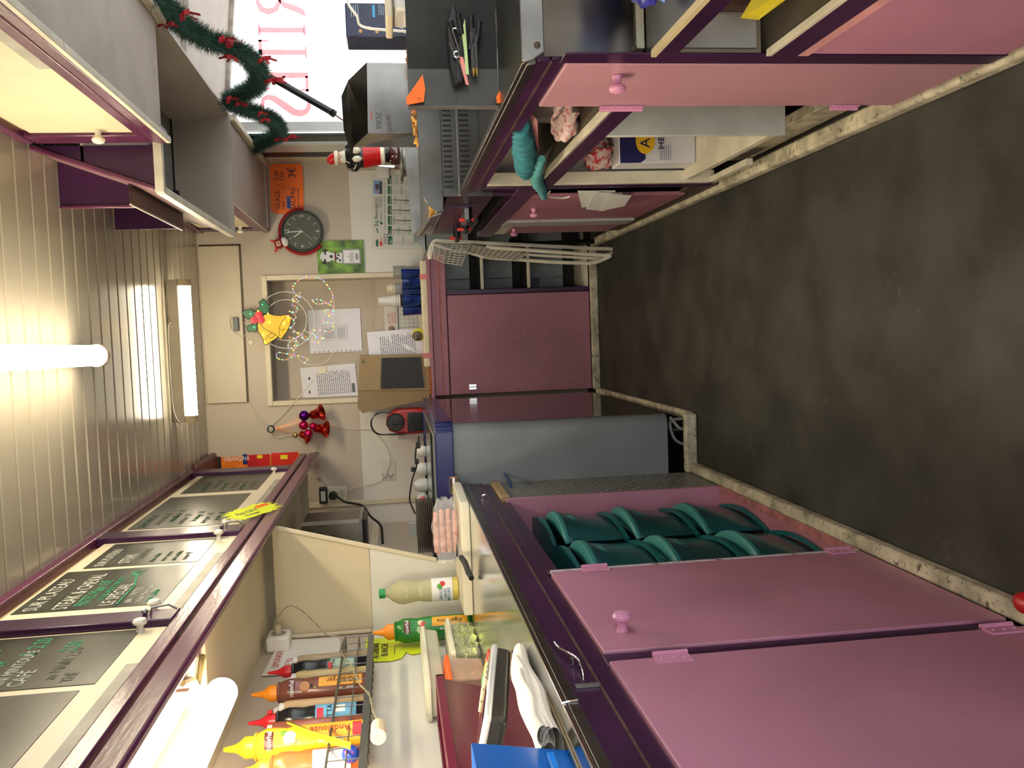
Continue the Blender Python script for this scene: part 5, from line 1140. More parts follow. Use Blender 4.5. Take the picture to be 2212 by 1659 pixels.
MB().ball((-.005, 4.985, 1.005), .036, 16, (1, .4, 1)).build('pouch', mat('yellow_green_film', (.62, .58, .03), .3, var=.2), pf, smooth=True)
MB().ball((-.012, 4.968, 1.013), .027, 16, (1, .5, 1)).build('scourer', mat('steel_wool', (.20, .17, .12), .5, metal=.7, var=.7, vs=90, bump=1, bs=300), pf, smooth=True)
# cardboard box with corrugated black insert
cbx = thing('cardboard_box', 'brown cardboard box holding a black ribbed tray insert', 'box', (-.28, 5.15, .946))
Mb = Matrix.Translation((-.116, 5.10, .953)) @ Matrix.Rotation(math.radians(-4.5), 4, 'Y') @ Matrix.Scale(-1, 4, (1, 0, 0)) if False else None
MB(END(0, 0, 5.12)).prism([(-.118, .955), (-.108, 1.335), (-.305, 1.352), (-.322, .948)], -.12, 0).build('front_panel', CARD, cbx, bevel=.002)
MB(END(0, 0, 5.125)).prism([(-.305, 1.352), (-.322, .948), (-.372, .955), (-.435, 1.335), (-.40, 1.36)], -.1, .0).build('side_flap', mat('cardboard_shade', (.26, .185, .095), .7, var=.05), cbx)
tr = MB(END(0, 0, 5.118)).prism([(-.131, 1.0), (-.128, 1.215), (-.300, 1.228), (-.306, .985)], -.01, .003).build('ribbed_insert', BLACK, cbx)
for i in range(24):
    f0 = i/24; z0 = 1.0+.215*f0; z1 = .985+.243*f0
    MB().tube([(-.1305, 5.113, z0), (-.302, 5.113, z1)], .0035, 5).build('rib', mat('black_rib', (.028, .026, .024), .4), tr)
text('Bio', END(-.155, 1.31, 5.119) @ Matrix.Rotation(-.1, 4, 'Z'), .02, mat('dull_green_print', (.03, .12, .05), .6), cbx)
# capsule coffee machine
cm = thing('coffee_machine', 'small red and black capsule coffee machine on the end counter', 'coffee machine', (-.475, 5.12, .946))
def cmb(a, z, m, n, y=5.03, th=.10, bev=.01): return MB(END(0, 0, y)).prism([(p, q_) for p, q_ in a], -th, 0).build(n, m, cm, bevel=bev)
cmb([(-.422, .946), (-.548, .946), (-.556, 1.06), (-.550, 1.15), (-.535, 1.185), (-.500, 1.205), (-.465, 1.200), (-.435, 1.18), (-.420, 1.14), (-.418, 1.05)], 0, mat('coffee_red', (.42, .015, .012), .25), 'body', 5.05, .16)
MB(END(-.487, 1.152, 5.045)).lathe([(.050, -.02), (.050, .008), (.044, .016), (0, .017)], 28).build('front_dial', BLACK, cm, smooth=True)
MB(END(-.487, 1.152, 5.028)) .box(-.012, .012, -.035, .02, 0, .006).build('dial_grip', BLACKG, cm, bevel=.003)
vg = cmb([(-.438, .960), (-.540, .960), (-.545, 1.085), (-.435, 1.085)], 0, BLACK, 'drip_panel', 5.043, .01, .006)
for i in range(12): MB().box(-.536, -.444, 5.031, 5.0345, .968+i*.0095, .972+i*.0095).build('rib', BLACKG, vg)
MB().tube([(-.436, 5.06, 1.13), (-.430, 5.06, 1.22)]+arc((-.492, 5.06, 1.225), .062, 0, math.pi, 12)+[(-.556, 5.06, 1.16), (-.556, 5.06, 1.10)], .0045, 8).build('lever_loop', BLACKG, cm, smooth=True)
MB().box(-.588, -.556, 5.08, 5.19, .96, 1.14).build('water_tank', mat('pale_tank', (.65, .55, .5), .15, trans=.3), cm, bevel=.006)

# ================================================================= ON THE FREEZER
sb = thing('steel_hood_box', 'dull stainless box mounted in the left corner over the freezer', 'appliance', (-.9, 4.3, 1.33))
MB().add([(-.862, 4.2, 1.60), (-.860, 4.2, 1.335), (-1.09, 4.2, 1.335), (-1.09, 4.2, 1.63), (-.93, 4.2, 1.64)], [(0, 1, 2, 3, 4)]) .build('front_sheet', mat('smeared_stainless', (.36, .35, .32), .32, metal=1, var=.5, vs=5), sb, thick=.004)
MB().box(-1.09, -.862, 4.21, 4.5, 1.335, 1.60).build('body', STEELD, sb)
MB().slab([(-.862, 4.195, 1.605), (-.862, 4.195, 1.34), (-.845, 4.195, 1.34), (-.845, 4.195, 1.60)], (0, -1, 0), .006).build('edge_profile', mat('bright_edge', (.5, .5, .48), .35, metal=.7), sb)
MB().slab([(-.845, 4.18, 1.325), (-.845, 4.50, 1.325), (-1.09, 4.50, 1.325), (-1.09, 4.18, 1.325)], (0, 0, 1), .014).build('bottom_sheet', STEELM, sb)
MB().slab([(-.850, 4.20, 1.305), (-1.09, 4.20, 1.305), (-1.09, 4.4, 1.305), (-.850, 4.4, 1.305)], (0, 0, 1), .02).build('dark_base', BLACK, sb)
ts = thing('tray_stack', 'stack of dark brown ribbed trays standing on the freezer lid', 'trays', (-.84, 3.9, 1.01))
for k in range(9):
    MB().slab([(-.73+.004*(k % 2), 3.88, 1.006+.0085*k), (-.78, 3.875, 1.006+.0085*k), (-.95, 3.89, 1.004+.0085*k), (-.95, 4.0, 1.004+.0085*k), (-.73, 4.0, 1.006+.0085*k)], (0, 0, 1), .0055).build('tray', mat('dark_brown_tray', (.060, .045, .035), .4, var=.1), ts, bevel=.001)
wi = thing('wire_tray', 'small clear plastic holder on the stack of brown trays', 'holder', (-.82, 4.1, 1.08))
MB().box(-.88, -.82, 3.92, 3.96, 1.0805, 1.112).build('holder', mat('clear_acrylic', (.6, .65, .62), .1, trans=.6), wi, bevel=.003)
def jug(name, label, x, y, r, h, m, cat='jug'):
    t = thing(name, label, cat, (x, y, 1.006))
    MB(Matrix.Translation((x, y, 1.006))).lathe([(r*.9, 0), (r, .01), (r, h*.55), (r*.75, h*.85), (r*.5, h), (0, h)], 18).build('body', m, t, smooth=True); return t
jug('white_jug', 'round white jug on the freezer beside the coffee machine cable', -.60, 4.60, .030, .045, WHITE)
jug('white_jug', 'white jug with dark spout in the middle of the freezer lid', -.690, 4.60, .035, .055, WHITE)
jug('grey_white_jug', 'greyish white plastic jug by the clear bag on the freezer', -.765, 4.55, .036, .065, mat('milky_plastic', (.62, .64, .58), .25))
t = thing('clear_bag', 'crumpled clear bag with a red bit on the freezer lid', 'bag', (-.83, 4.5, 1.006))
MB().ball((-.835, 4.5, 1.035), .045, 14, (1, .8, .7)).build('film', mat('milky_film', (.75, .72, .65), .3, trans=.3), t, smooth=True); MB().ball((-.82, 4.46, 1.035), .016, 10).build('red_bit', mat('pink_red_bit', (.6, .12, .10), .4), t, smooth=True)
t = thing('black_flat_cable', 'black flat cable with buckles trailing over the freezer lid', 'cable', (-.7, 4.6, 1.06))
MB().tube(smoothpath([U(x, y, Y=4.5) for x, y in [(905, 942), (903, 955), (899, 968), (897, 990), (900, 1006), (892, 1030), (887, 1055), (885, 1080), (890, 1095), (897, 1110)]]), .0042, 6).build('cable', BLACK, t, smooth=True)
for x, y, a, b_ in ((903, 962, .022, .012), (900, 997, .018, .010), (892, 1014, .016, .011)):
    p = U(x, y, Y=4.48); MB().box(p.x-a*.7, p.x+a*.7, 4.47, 4.49, p.z-b_, p.z+b_*.9).build('buckle', BLACK, t, bevel=.003)
pr_ = thing('paper_roll', 'shiny rolled metal sheet end standing at the worktop corner', 'roll', (-.54, 3.33, .921))
MB().tube([(-.538, 3.335, .9445), (-.60, 3.335, .9445)], .0175, 16).build('roll', CHROME, pr_, smooth=True); MB().tube([(-.535, 3.335, .9445), (-.54, 3.335, .9445)], .018, 16).build('end_ring', mat('rose_ring', (.5, .3, .25), .3, metal=.5), pr_, smooth=True)

# ================================================================= ON THE LEFT WORKTOP
WZ = .9205
cbd = thing('cutting_board', 'thick white plastic cutting board on the left worktop', 'board', (-.75, 3.13, WZ))
MB().prism([(-.945, 2.96), (-.59, 2.96), (-.565, 2.985), (-.555, 3.325), (-.95, 3.325)], WZ, .952).build('slab', mat('worn_white_board', (.68, .64, .50), .45, var=.06, vs=8), cbd, bevel=.004, seg=3)
sp_ = thing('sausage_pack', 'clear film pack of pink sausages on the cutting board', 'sausages', (-.68, 3.08, .952))
for k in range(4):
    z = .965+.0215*k; xo = (.012, 0, .006, .018)[k]
    MB().tube(smoothpath([(-.600-xo*.6, 3.07, z), (-.625-xo, 3.068, z+.001), (-.68, 3.066+.002*k, z), (-.735-xo*.5, 3.07, z-.001), (-.752, 3.07, z)]), [.004]+[.0095]*7+[.0105]*12+[.009]*5, 10).build('sausage', mat('pink_sausage', (.60, .31, .27), .3, var=.25, vs=50, bump=.3, bs=150), sp_, smooth=True)
mb = MB(); rg = random.Random(2)
def filmf(u, v):
    x = -.565-.22*u; k = .6+.4*math.sin(math.pi*min(1, max(0, u*1.05))); 
    a = 2*math.pi*v
    return (x+.006*math.sin(v*40), 3.068+.019*k*math.cos(a)*(1+.12*math.sin(u*31+v*9)), .997+.047*k*math.sin(a)*(1+.06*math.sin(u*23+v*17)))
mb.grid(36, 36, filmf).build('plastic_film', FILM, sp_, smooth=True)
kn = thing('kitchen_knife', 'black-handled kitchen knife lying off the cutting board edge', 'knife', (-.74, 2.95, .95))
a = Vector((-.700, 3.02, .958)); b_ = Vector((-.735, 2.925, .958)); c_ = Vector((-.775, 2.80, .935))
MB().tube(smoothpath([b_, b_.lerp(c_, .3)+Vector((0, 0, -.003)), b_.lerp(c_, .7), c_]), [.007, .009, .010, .0085]+[.010]*10+[.009]*5, 10).build('handle', BLACK, kn, smooth=True)
d = (a-b_).normalized(); MB().slab([b_, b_+Vector((0, 0, .016)), a+Vector((0, 0, .006)), a+d*.06], (.9, -.2, 0), .0015).build('blade', CHROME, kn)
# bottles
def bottle(name, label, x, y, z, prof, m, cap, capprof, caph, M0=None, group=None, cat='bottle'):
    t = thing(name, label, cat, (x, y, z), group)
    MB(Matrix.Translation((x, y, z))).lathe(prof, 22).build('body', m, t, smooth=True)
    MB(Matrix.Translation((x, y, z+caph))).lathe(capprof, 18).build('cap', cap, t, smooth=True)
    return t
def wraplabel(t, x, y, z, r, h, m, ang0, ang1, name='label'):
    return MB(Matrix.Translation((x, y, z))).lathe([(r, 0), (r, h)], 18, math.radians(ang0), math.radians(ang1)).build(name, m, t, thick=.0008)
def labtext(t, s, x, y, z, r, ang, size, m, vert=True, sx=1):
    # text bent round a bottle; vert: reads along the bottle
    u_ = Vector((math.cos(ang), math.sin(ang), 0)); tn = Vector((-u_.y, u_.x, 0))
    if vert:
        M = frame(Vector((x, y, z)), (0, 0, 1), -tn); 
        c = text(s, Matrix.Identity(4), size, m, None, sx=sx)
        me = c.data; loc = c.location.copy(); cc = sum(v.co.y+loc.y for v in me.vertices)/max(1, len(me.vertices))
        for v in me.vertices:
            p = v.co+loc; th = (p.y-cc)/r*(-1); d_ = u_*math.cos(th)+tn*math.sin(th)
            q_ = Vector((x, y, z))+d_*(r+.0006+p.z)+Vector((0, 0, p.x))
            v.co = parent_world(t) @ q_
        c.location = (0, 0, 0); c.parent = t; return c
    c = text(s, Matrix.Identity(4), size, m, None, sx=sx); me = c.data; loc = c.location.copy(); cx_ = sum(v.co.x+loc.x for v in me.vertices)/max(1, len(me.vertices))
    for v in me.vertices:
        p = v.co+loc; th = (p.x-cx_)/r; d_ = u_*math.cos(th)+tn*math.sin(th)
        v.co = parent_world(t) @ (Vector((x, y, z+p.y))+d_*(r+.0006+p.z))
    c.location = (0, 0, 0); c.parent = t; return c
CAMA = lambda x, y: math.atan2(-y, -x)     # angle of the direction towards the aisle viewer
# lemonade-style bottle
x, y = -.925, 3.225; H = .285
r = .0415
t = bottle('juice_bottle', 'pale yellow sauce bottle with green screw cap on the board', x, y, .9525, [(r*.85, 0), (r, .008), (r, .10), (r*.93, .125), (r*.84, .145), (r*.93, .165), (r*1.05, .195), (r*.98, .215), (r*.7, .238), (r*.36, .252), (r*.33, .264), (0, .265)], mat('pale_lemon_liquid', (.62, .60, .36), .12, var=.05, trans=.35, ior=1.2), mat('green_cap', (.01, .28, .06), .35), [(r*.42, 0), (r*.42, .020), (r*.36, .022), (0, .022)], .262)
A = CAMA(x, y)
wraplabel(t, x, y, .9525+.022, r+.0008, .075, PAPER, math.degrees(A)-75, math.degrees(A)+75)
wraplabel(t, x, y, .9525+.002, r*.99+.0008, .018, mat('yellow_foot', (.62, .50, .12), .3), math.degrees(A)-80, math.degrees(A)+80)
for i, s_ in enumerate(('SAUCE', 'salade', 'NATURE')): labtext(t, s_, x, y, .9525+.060-.014*i, r+.002, A-.42, .015, mat('blue_label_print', (.03, .18, .42), .5), False)
for dx, m_, zz in ((.25, mat('apple_green', (.10, .35, .03), .4), .068), (.48, mat('tomato_red', (.6, .03, .04), .4), .058)):
    u_ = Vector((math.cos(A+dx), math.sin(A+dx), 0)); MB(frame(Vector((x, y, .9525+zz))+u_*(r+.0015), (-u_.y, u_.x, 0), (0, 0, 1))).lathe([(.010, -.004), (.010, 0), (0, .0005)], 16).build('printed_fruit', m_, t)
for k in range(6):
    for zz in (.13, .18): 
        a_ = A-.5+k*.16; u_ = Vector((math.cos(a_), math.sin(a_), 0)); rr_ = r*(.93 if zz < .15 else 1.0)
        MB().tube([Vector((x, y, .9525+zz))+u_*rr_, Vector((x, y, .9525+zz+.012))+Vector((math.cos(a_+.1), math.sin(a_+.1), 0))*(rr_*(.93 if zz < .15 else 1.03))], .0009, 4).build('ridge', mat('pale_ridge', (.75, .74, .55), .15), t)
NOZ = lambda r: [(r*.62, 0), (r*.64, .018), (r*.60, .024), (r*.36, .036), (r*.24, .046), (r*.15, .068), (r*.13, .074), (0, .074)]
def sauce(label, x, y, z, H, r, m, cap, bands, group='sauce bottles on the wire shelf', name='sauce_bottle', shoulder=None):
    B_ = H-.078
    prof = [(r*.88, 0), (r, .006), (r, B_*.55), (r*.97, B_*.63), (r*.90, B_*.70), (r*.98, B_*.80), (r*.98, B_*.88), (r*.80, B_*.95), (r*.62, B_), (0, B_)]
    t = bottle(name, label, x, y, z, prof, m, cap, NOZ(r), B_, group=group)
    MB(Matrix.Translation((x, y, z+B_-.004))).lathe([(r*.80, -.004), (r*.82, 0), (r*.66, .004)], 18).build('collar', m, t)
    A = CAMA(x, y)
    for z0, z1, m_, a0, a1 in bands: wraplabel(t, x, y, z+z0, r+.0007, z1-z0, m_, math.degrees(A)+a0, math.degrees(A)+a1)
    return t, A
BROWNL = mat('brown_tag', (.10, .015, .012), .35)
def brandtag(t, A, x, y, z, r):
    wraplabel(t, x, y, z, r+.0010, .022, BROWNL, math.degrees(A)-12, math.degrees(A)+48)
    labtext(t, 'nawhal', x, y, z+.005, r+.0016, A+.30, .020, PAPER, False, .9)
x, y = -1.035, 3.13; r = .043
t, A = sauce('green squeeze bottle of sauce with orange nozzle beside the cutting board', x, y, WZ, .345, r, mat('sauce_green', (.02, .20, .03), .25, var=.1), mat('orange_nozzle', (.85, .28, .02), .35), [(.012, .135, mat('label_orange', (.75, .36, .02), .35), 10, 62)], None)
labtext(t, 'Algérienne', x, y, WZ+.125, r+.0012, A+.62, .024, mat('dark_green_print', (.01, .06, .02), .5), True) if False else None
c = labtext(t, 'Algérienne', x, y, WZ+.030, r+.0012, A+.60, .022, mat('dark_green_print', (.01, .06, .02), .5), True, .92)
labtext(t, 'Sauce - Saus', x, y, WZ+.045, r+.0010, A-.05, .013, PAPER, True)
brandtag(t, A, x, y, WZ+.212, r*.96)
for dz, da_, m_, q_ in ((.165, .30, mat('apple_red', (.55, .03, .02), .3), .017), (.175, .62, mat('apple_cream', (.75, .62, .40), .4), .012), (.178, -.02, mat('onion_green', (.35, .48, .25), .4), .014)):
    u_ = Vector((math.cos(A+da_), math.sin(A+da_), 0)); MB(frame(Vector((x, y, WZ+dz))+u_*(r*.93), (-u_.y, u_.x, 0), (0, 0, 1))).lathe([(q_, -.006), (q_*.8, .001), (0, .002)], 14).build('printed_fruit', m_, t)

# wire rack on the left wall
rk = thing('wire_rack', 'grey wire rack of sauce bottles on the left wall', 'rack', (-1.03, 2.5, 1.256))
XA, XC = -.985, -1.092
for z, rr_ in ((1.345, .0035), (1.300, .002), (1.268, .0025)):
    MB().tube([(XC, 2.96, z), (XA, 2.96, z), (XA, 1.4, z)], rr_, 6).build('rail', GALV, rk)
box('floor_strip', mat('rack_strip', (.10, .105, .10), .35, metal=.5), (XA-.004, XA+.003, 1.4, 2.96, 1.252, 1.270), rk)
for i in range(24): 
    yy = 2.955-i*.062
    MB().tube([(XA, yy, 1.345), (XA+.001, yy, 1.262), (XC, yy, 1.258)], .0018, 5).build('bar', GALV, rk)
MB().tube([(XC, 2.975, 1.385), (XA, 2.955, 1.345)], .003, 6).build('brace', GALV, rk); MB().tube([(XC, 2.50, 1.37), (XA, 2.60, 1.345)], .004, 6).build('brace', GALV, rk)
RZ = 1.262
BKP = mat('black_sauce_bottle', (.010, .012, .014), .2, var=.2); REDN = mat('red_nozzle', (.62, .02, .03), .3); ORN = MATS['orange_nozzle']
def tube_b(label, x, y, h, r, m, top=None):
    t = thing('squeeze_bottle', label, 'bottle', (x, y, RZ), 'plain refill bottles on the wire shelf')
    MB(Matrix.Translation((x, y, RZ))).lathe([(r*.9, 0), (r, .005), (r, h*.94), (r*.92, h), (0, h)], 20).build('body', m, t, smooth=True)
    MB(Matrix.Translation((x, y, RZ+h))).lathe([(r*.8, 0), (r*.8, .014), (r*.5, .016), (r*.3, .03), (0, .03)], 16).build('lid', top or WHITE, t, smooth=True); return t
BX = -1.045
tube_b('tan refill bottle at the far end of the wire rack', BX-.005, 2.930, .235, .026, mat('tan_sauce', (.42, .31, .17), .35, var=.08))
t, A = sauce('black sauce bottle with pale green label and red nozzle', BX, 2.855, RZ, .325, .030, BKP, REDN, [(.045, .135, mat('mint_label', (.36, .50, .40), .35, var=.1), -70, 70), (.125, .135, GREEN, -70, 70), (.045, .052, GREEN, -70, 70)])
labtext(t, 'PITTA', BX, 2.855, RZ+.110, .0316, A+.2, .016, INK, False); wraplabel(t, BX, 2.855, RZ+.118, .0312, .014, mat('label_red', (.62, .03, .05), .4), math.degrees(A)-10, math.degrees(A)+35)
tube_b('yellowish refill bottle between the black and the brown sauce bottles', BX-.005, 2.785, .225, .027, mat('mayo_yellow', (.60, .46, .20), .35, var=.08))
t, A = sauce('brown burger sauce bottle with orange nozzle on the wire rack', BX+.008, 2.665, RZ, .345, .038, mat('sauce_brown', (.20, .065, .045), .25, var=.12), ORN, [(.02, .145, MATS['label_orange'], 12, 62)])
labtext(t, 'BIG-Burger', BX+.008, 2.665, RZ+.028, .0395, A+.68, .024, mat('brown_print', (.22, .07, .02), .5), True, .85); labtext(t, 'Sauce - Saus', BX+.008, 2.665, RZ+.04, .039, A+.02, .011, PAPER, True); brandtag(t, A, BX+.008, 2.665, RZ+.212, .036)
for dz, da_, m_, q_ in ((.185, .35, mat('bun_brown', (.45, .22, .10), .5), .018), (.165, .35, DK, .008), (.155, .2, mat('lettuce', (.35, .42, .12), .5), .010)):
    u_ = Vector((math.cos(A+da_), math.sin(A+da_), 0)); MB(frame(Vector((BX+.008, 2.665, RZ+dz))+u_*.0345, (-u_.y, u_.x, 0), (0, 0, 1))).lathe([(q_, -.006), (q_*.8, .002), (0, .003)], 14).build('printed_burger', m_, t)
tube_b('pale peach refill bottle half hidden behind the brown sauce bottle', BX-.005, 2.565, .235, .026, mat('peach_sauce', (.55, .38, .20), .35, var=.2, vs=5))
t, A = sauce('black sauce bottle with sky blue label and red nozzle', BX+.004, 2.475, RZ, .325, .033, BKP, REDN, [(.030, .140, mat('sky_label', (.14, .42, .66), .35, var=.15), -75, 75)])
labtext(t, 'PITTA', BX+.004, 2.475, RZ+.095, .0346, A+.15, .020, INK, False); wraplabel(t, BX+.004, 2.475, RZ+.118, .0343, .018, MATS['label_red'], math.degrees(A)-5, math.degrees(A)+45); wraplabel(t, BX+.004, 2.475, RZ+.06, .0341, .028, PAPER, math.degrees(A)+18, math.degrees(A)+55)
MB(Matrix.Translation((BX+.030, 2.475, RZ+.262))).ball((0, 0, 0), .007, 10).build('cap_tab', REDN, t, smooth=True)
tube_b('see-through refill bottle of reddish sauce near the yellow bottle', BX+.004, 2.392, .245, .031, mat('brick_sauce', (.32, .10, .065), .2, var=.2, vs=20))
t, A = sauce('large yellow sauce bottle with yellow nozzle under the tube lamp', BX+.022, 2.285, RZ, .355, .043, mat('sauce_yellow', (.88, .50, .03), .25, var=.05), YELL, [(.03, .150, mat('amber_label', (.85, .38, .02), .35), 12, 62), (.008, .03, RED, 10, 64)])
labtext(t, 'Andalouse', BX+.022, 2.285, RZ+.036, .0446, A+.72, .028, mat('red_brown_print', (.35, .05, .01), .5), True, .85); labtext(t, 'Sauce - Saus', BX+.022, 2.285, RZ+.05, .044, A+.0, .013, PAPER, True); brandtag(t, A, BX+.022, 2.285, RZ+.225, .041)
for dz, da_, m_, q_ in ((.185, .38, mat('egg_white', (.85, .75, .45), .4), .020), (.17, .12, MATS['bun_brown'], .010), (.20, .70, mat('parsley', (.12, .30, .03), .5), .010)):
    u_ = Vector((math.cos(A+da_), math.sin(A+da_), 0)); MB(frame(Vector((BX+.022, 2.285, RZ+dz))+u_*.0395, (-u_.y, u_.x, 0), (0, 0, 1))).lathe([(q_, -.006), (q_*.8, .002), (0, .003)], 14).build('printed_food', m_, t)
t, A = sauce('orange sauce bottle cut by the photo edge, nearest on the rack', BX+.02, 2.165, RZ, .30, .036, mat('sauce_orange_red', (.5, .12, .03), .3), ORN, [(.03, .12, PAPER, -60, 60)])
ws = thing('yellow_scoop', 'bright yellow plastic scoop leaning out of the wire rack', 'scoop', (-.99, 2.25, 1.30))
MB().slab([(-.985, 2.325, 1.455), (-.980, 2.31, 1.46), (-.972, 2.21, 1.375), (-.968, 2.13, 1.29), (-.972, 2.11, 1.29), (-.975, 2.16, 1.34), (-.985, 2.25, 1.39)], (1, 0, 0), .004).build('blade', mat('scoop_yellow', (.85, .72, .03), .35, var=.05), ws, bevel=.001)
bb2 = thing('ball_snack', 'small blue and red striped ball lying in the wire rack', 'ball', (-1.0, 2.13, 1.27)); MB().ball((-1.0, 2.145, 1.292), .022, 14).build('ball', mat('blue_ball', (.02, .08, .5), .3, worn=(.7, .03, .03), wornamt=.52, vs=12), bb2, smooth=True)

# wall bits in the left bay
ns = thing('yellow_label', 'neon yellow tag reading the sauce names, stuck on left wall', 'sign', (-1.09, 3.12, 1.09))
Ml = LEFT(0, 0, XL+.0075)
MB(Ml).prism([(3.01, 1.29), (3.245, 1.29), (3.235, 1.20), (3.215, 1.165), (3.155, 1.155), (3.19, 1.13), (3.20, 1.08), (3.14, 1.08), (3.06, 1.08), (3.045, 1.13), (3.075, 1.15), (3.02, 1.165), (3.0, 1.2)], 0, .001).build('card', mat('lime_card', (.62, .72, .01), .5), ns)
text('ALGÉRIENNE', LEFT(3.035, 1.243, XL+.0090), .030, INK, ns, sx=.88, name='handwriting'); text('BLANCHE', LEFT(3.05, 1.212, XL+.0090), .034, INK, ns, sx=.85, name='handwriting')
MB(LEFT(0, 0, XL+.0092)).tube([(3.06, 1.190, 0), (3.15, 1.188, 0)], .0012, 5).build('pen_stroke', INK, ns)
ls = thing('drinks_sheet', 'white sheet with red capitals behind the wall rack', 'sign', (XL+.01, 3.1, 1.40))
MB(LEFT(0, 0, XL+.0055)).prism([(2.95, 1.38), (3.29, 1.38), (3.31, 1.60), (2.97, 1.62)], 0, .001).build('sheet', WHITE, ls)
RP = mat('pink_red_print', (.55, .14, .12), .6)
for i, s_ in enumerate(('LIMONADE', 'EAU', 'COLA', 'BIÈRE')): text(s_, LEFT(3.03+.02*(i % 2), 1.575-.042*i, XL+.0068), .034, RP, ls, sx=.95)
ol = thing('power_outlet', 'white surface outlet box high in the corner of the left bay', 'outlet', (XL, 3.24, 1.54))
MB().box(XL+.001, XL+.055, 3.19, 3.285, 1.555, 1.635).build('box', WHITE, ol, bevel=.008)
MB(LEFT(3.237, 1.596, XL+.0555)).lathe([(.026, 0), (.026, .0015), (.022, .0015), (.021, .0004), (0, .0004)], 22).build('socket', mat('socket_shade', (.30, .28, .22), .4), ol)
box('trunking', CREAM, (XL+.001, XL+.02, 3.286, 3.335, 1.60, 1.632), ol, bevel=.003)
pl_ = thing('white_power_lead', 'twisted pale power lead from the bay outlet to the white plug', 'cable', (-1.0, 2.8, 1.3))
MB().tube([(XL+.055, 3.237, 1.596), (XL+.085, 3.237, 1.60)], .012, 10).build('plug', mat('clear_plug', (.5, .45, .3), .3), pl_, smooth=True)
leadm = mat('olive_lead', (.34, .31, .20), .5)
P = smoothpath([(XL+.085, 3.237, 1.60), (-1.0, 3.24, 1.606), U(622, 1310, X=-.95), U(650, 1318, X=-.955), U(680, 1345, X=-.965), U(705, 1370, X=-.972), U(735, 1378, X=-.98), U(738, 1410, X=-.975), U(760, 1440, X=-.972), U(775, 1475, X=-.970), U(797, 1500, X=-.968), U(806, 1535, X=-.962), U(818, 1558, X=-.955)], 8)
for ph in (0, math.pi):
    MB().tube([p+Vector((.0, .0020*math.cos(i*.7+ph), .0020*math.sin(i*.7+ph))) for i, p in enumerate(P)], .0015, 5).build('lead', leadm, pl_, smooth=True)
e0 = P[-1]; e1 = U(817, 1592, X=-.93)
MB().tube([e0, e0.lerp(e1, .25), e0.lerp(e1, .3), e1], [.006, .010, .018, .0185], 16).build('end_socket', mat('ivory_plug', (.78, .66, .46), .35), pl_, smooth=True)

# tubs and bins
def tub(label, x0, x1, y0, y1, z0, h, m, lidm, fill=None, name='food_tub'):
    t = thing(name, label, 'tub', ((x0+x1)/2, (y0+y1)/2, z0))
    k = .008
    v = [(x0+k, y0+k, z0), (x1-k, y0+k, z0), (x1-k, y1-k, z0), (x0+k, y1-k, z0), (x0, y0, z0+h), (x1, y0, z0+h), (x1, y1, z0+h), (x0, y1, z0+h)]
    MB().add(v, [(0, 3, 2, 1), (0, 1, 5, 4), (1, 2, 6, 5), (2, 3, 7, 6), (3, 0, 4, 7)]).build('body', m, t, bevel=.006, seg=3)
    if lidm:
        MB().box(x0-.006, x1+.006, y0-.006, y1+.006, z0+h-.004, z0+h+.010).build('lid', lidm, t, bevel=.003)
        MB().box(x0+.004, x1-.004, y0+.004, y1-.004, z0+h+.010, z0+h+.014).build('lid_ridge', lidm, t, bevel=.002)
    if fill:
        mb = MB(); rg = random.Random(int(y0*100)); kind_, fm = fill
        for i in range(300):
            p = Vector((rg.uniform(x0+.015, x1-.008), rg.uniform(y0+.02, y1-.02), rg.uniform(z0+.012, z0+h*.8)))
            if kind_ == 'leaf':
                s_ = rg.uniform(.010, .02); M = Matrix.Translation(p) @ Matrix.Rotation(rg.uniform(0, 6), 4, Vector((rg.random(), rg.random(), rg.random())).normalized())
                o = mb.M; mb.M = M; mb.grid(3, 3, lambda u, v_: ((u-.5)*s_*1.8, (v_-.5)*s_*1.4, .004*math.sin(u*9)*math.cos(v_*8))); mb.M = o
            else:
                a = rg.uniform(-.4, .4); L_ = rg.uniform(.03, .05); d_ = Vector((math.sin(a)*.3, math.cos(a), rg.uniform(-.4, .4)))*L_/2; p.y = min(max(p.y, y0+.03), y1-.03); mb.tube([p-d_, p+d_], .004, 5)
        mb.build('food', fm, t, kind='stuff')
    return t
TB = mat('tub_clear', (.75, .76, .62), .18, var=.05, trans=.0, alpha=.30)
LEAF = mat('lettuce_leaf', (.45, .52, .16), .5, var=.5, vs=40)
t1 = tub('clear tub of lettuce with cream lid next to the green bottle', -1.088, -.978, 2.715, 3.03, WZ, .082, TB, mat('cream_lid', (.70, .68, .52), .3), ('leaf', LEAF))
t2 = tub('clear tub of pale strips with an orange lid', -1.088, -.985, 2.52, 2.70, WZ, .105, mat('tub_pinkish', (.70, .52, .40), .2, alpha=.5), mat('orange_lid', (.90, .14, .02), .35), ('stick', mat('carrot_strips', (.65, .28, .12), .5, var=.4, vs=30)))
t3 = tub('long cloudy tub with pale rim stacked on the lidded tubs', -1.085, -.995, 2.50, 3.02, WZ+.122, .045, mat('tub_cloudy', (.70, .68, .52), .25, alpha=.65), MATS['cream_lid'])
MAR = mat('maroon_plastic', (.13, .012, .035), .22, var=.1)
tb = thing('maroon_bin', 'deep maroon plastic bin on the left worktop behind the card terminal', 'bin', (-1.0, 2.1, WZ))
v = [(-1.085, 1.35, WZ), (-.985, 1.35, WZ), (-.985, 2.43, WZ), (-1.085, 2.43, WZ), (-1.092, 1.33, 1.055), (-.958, 1.33, 1.055), (-.955, 2.455, 1.055), (-1.092, 2.455, 1.055)]
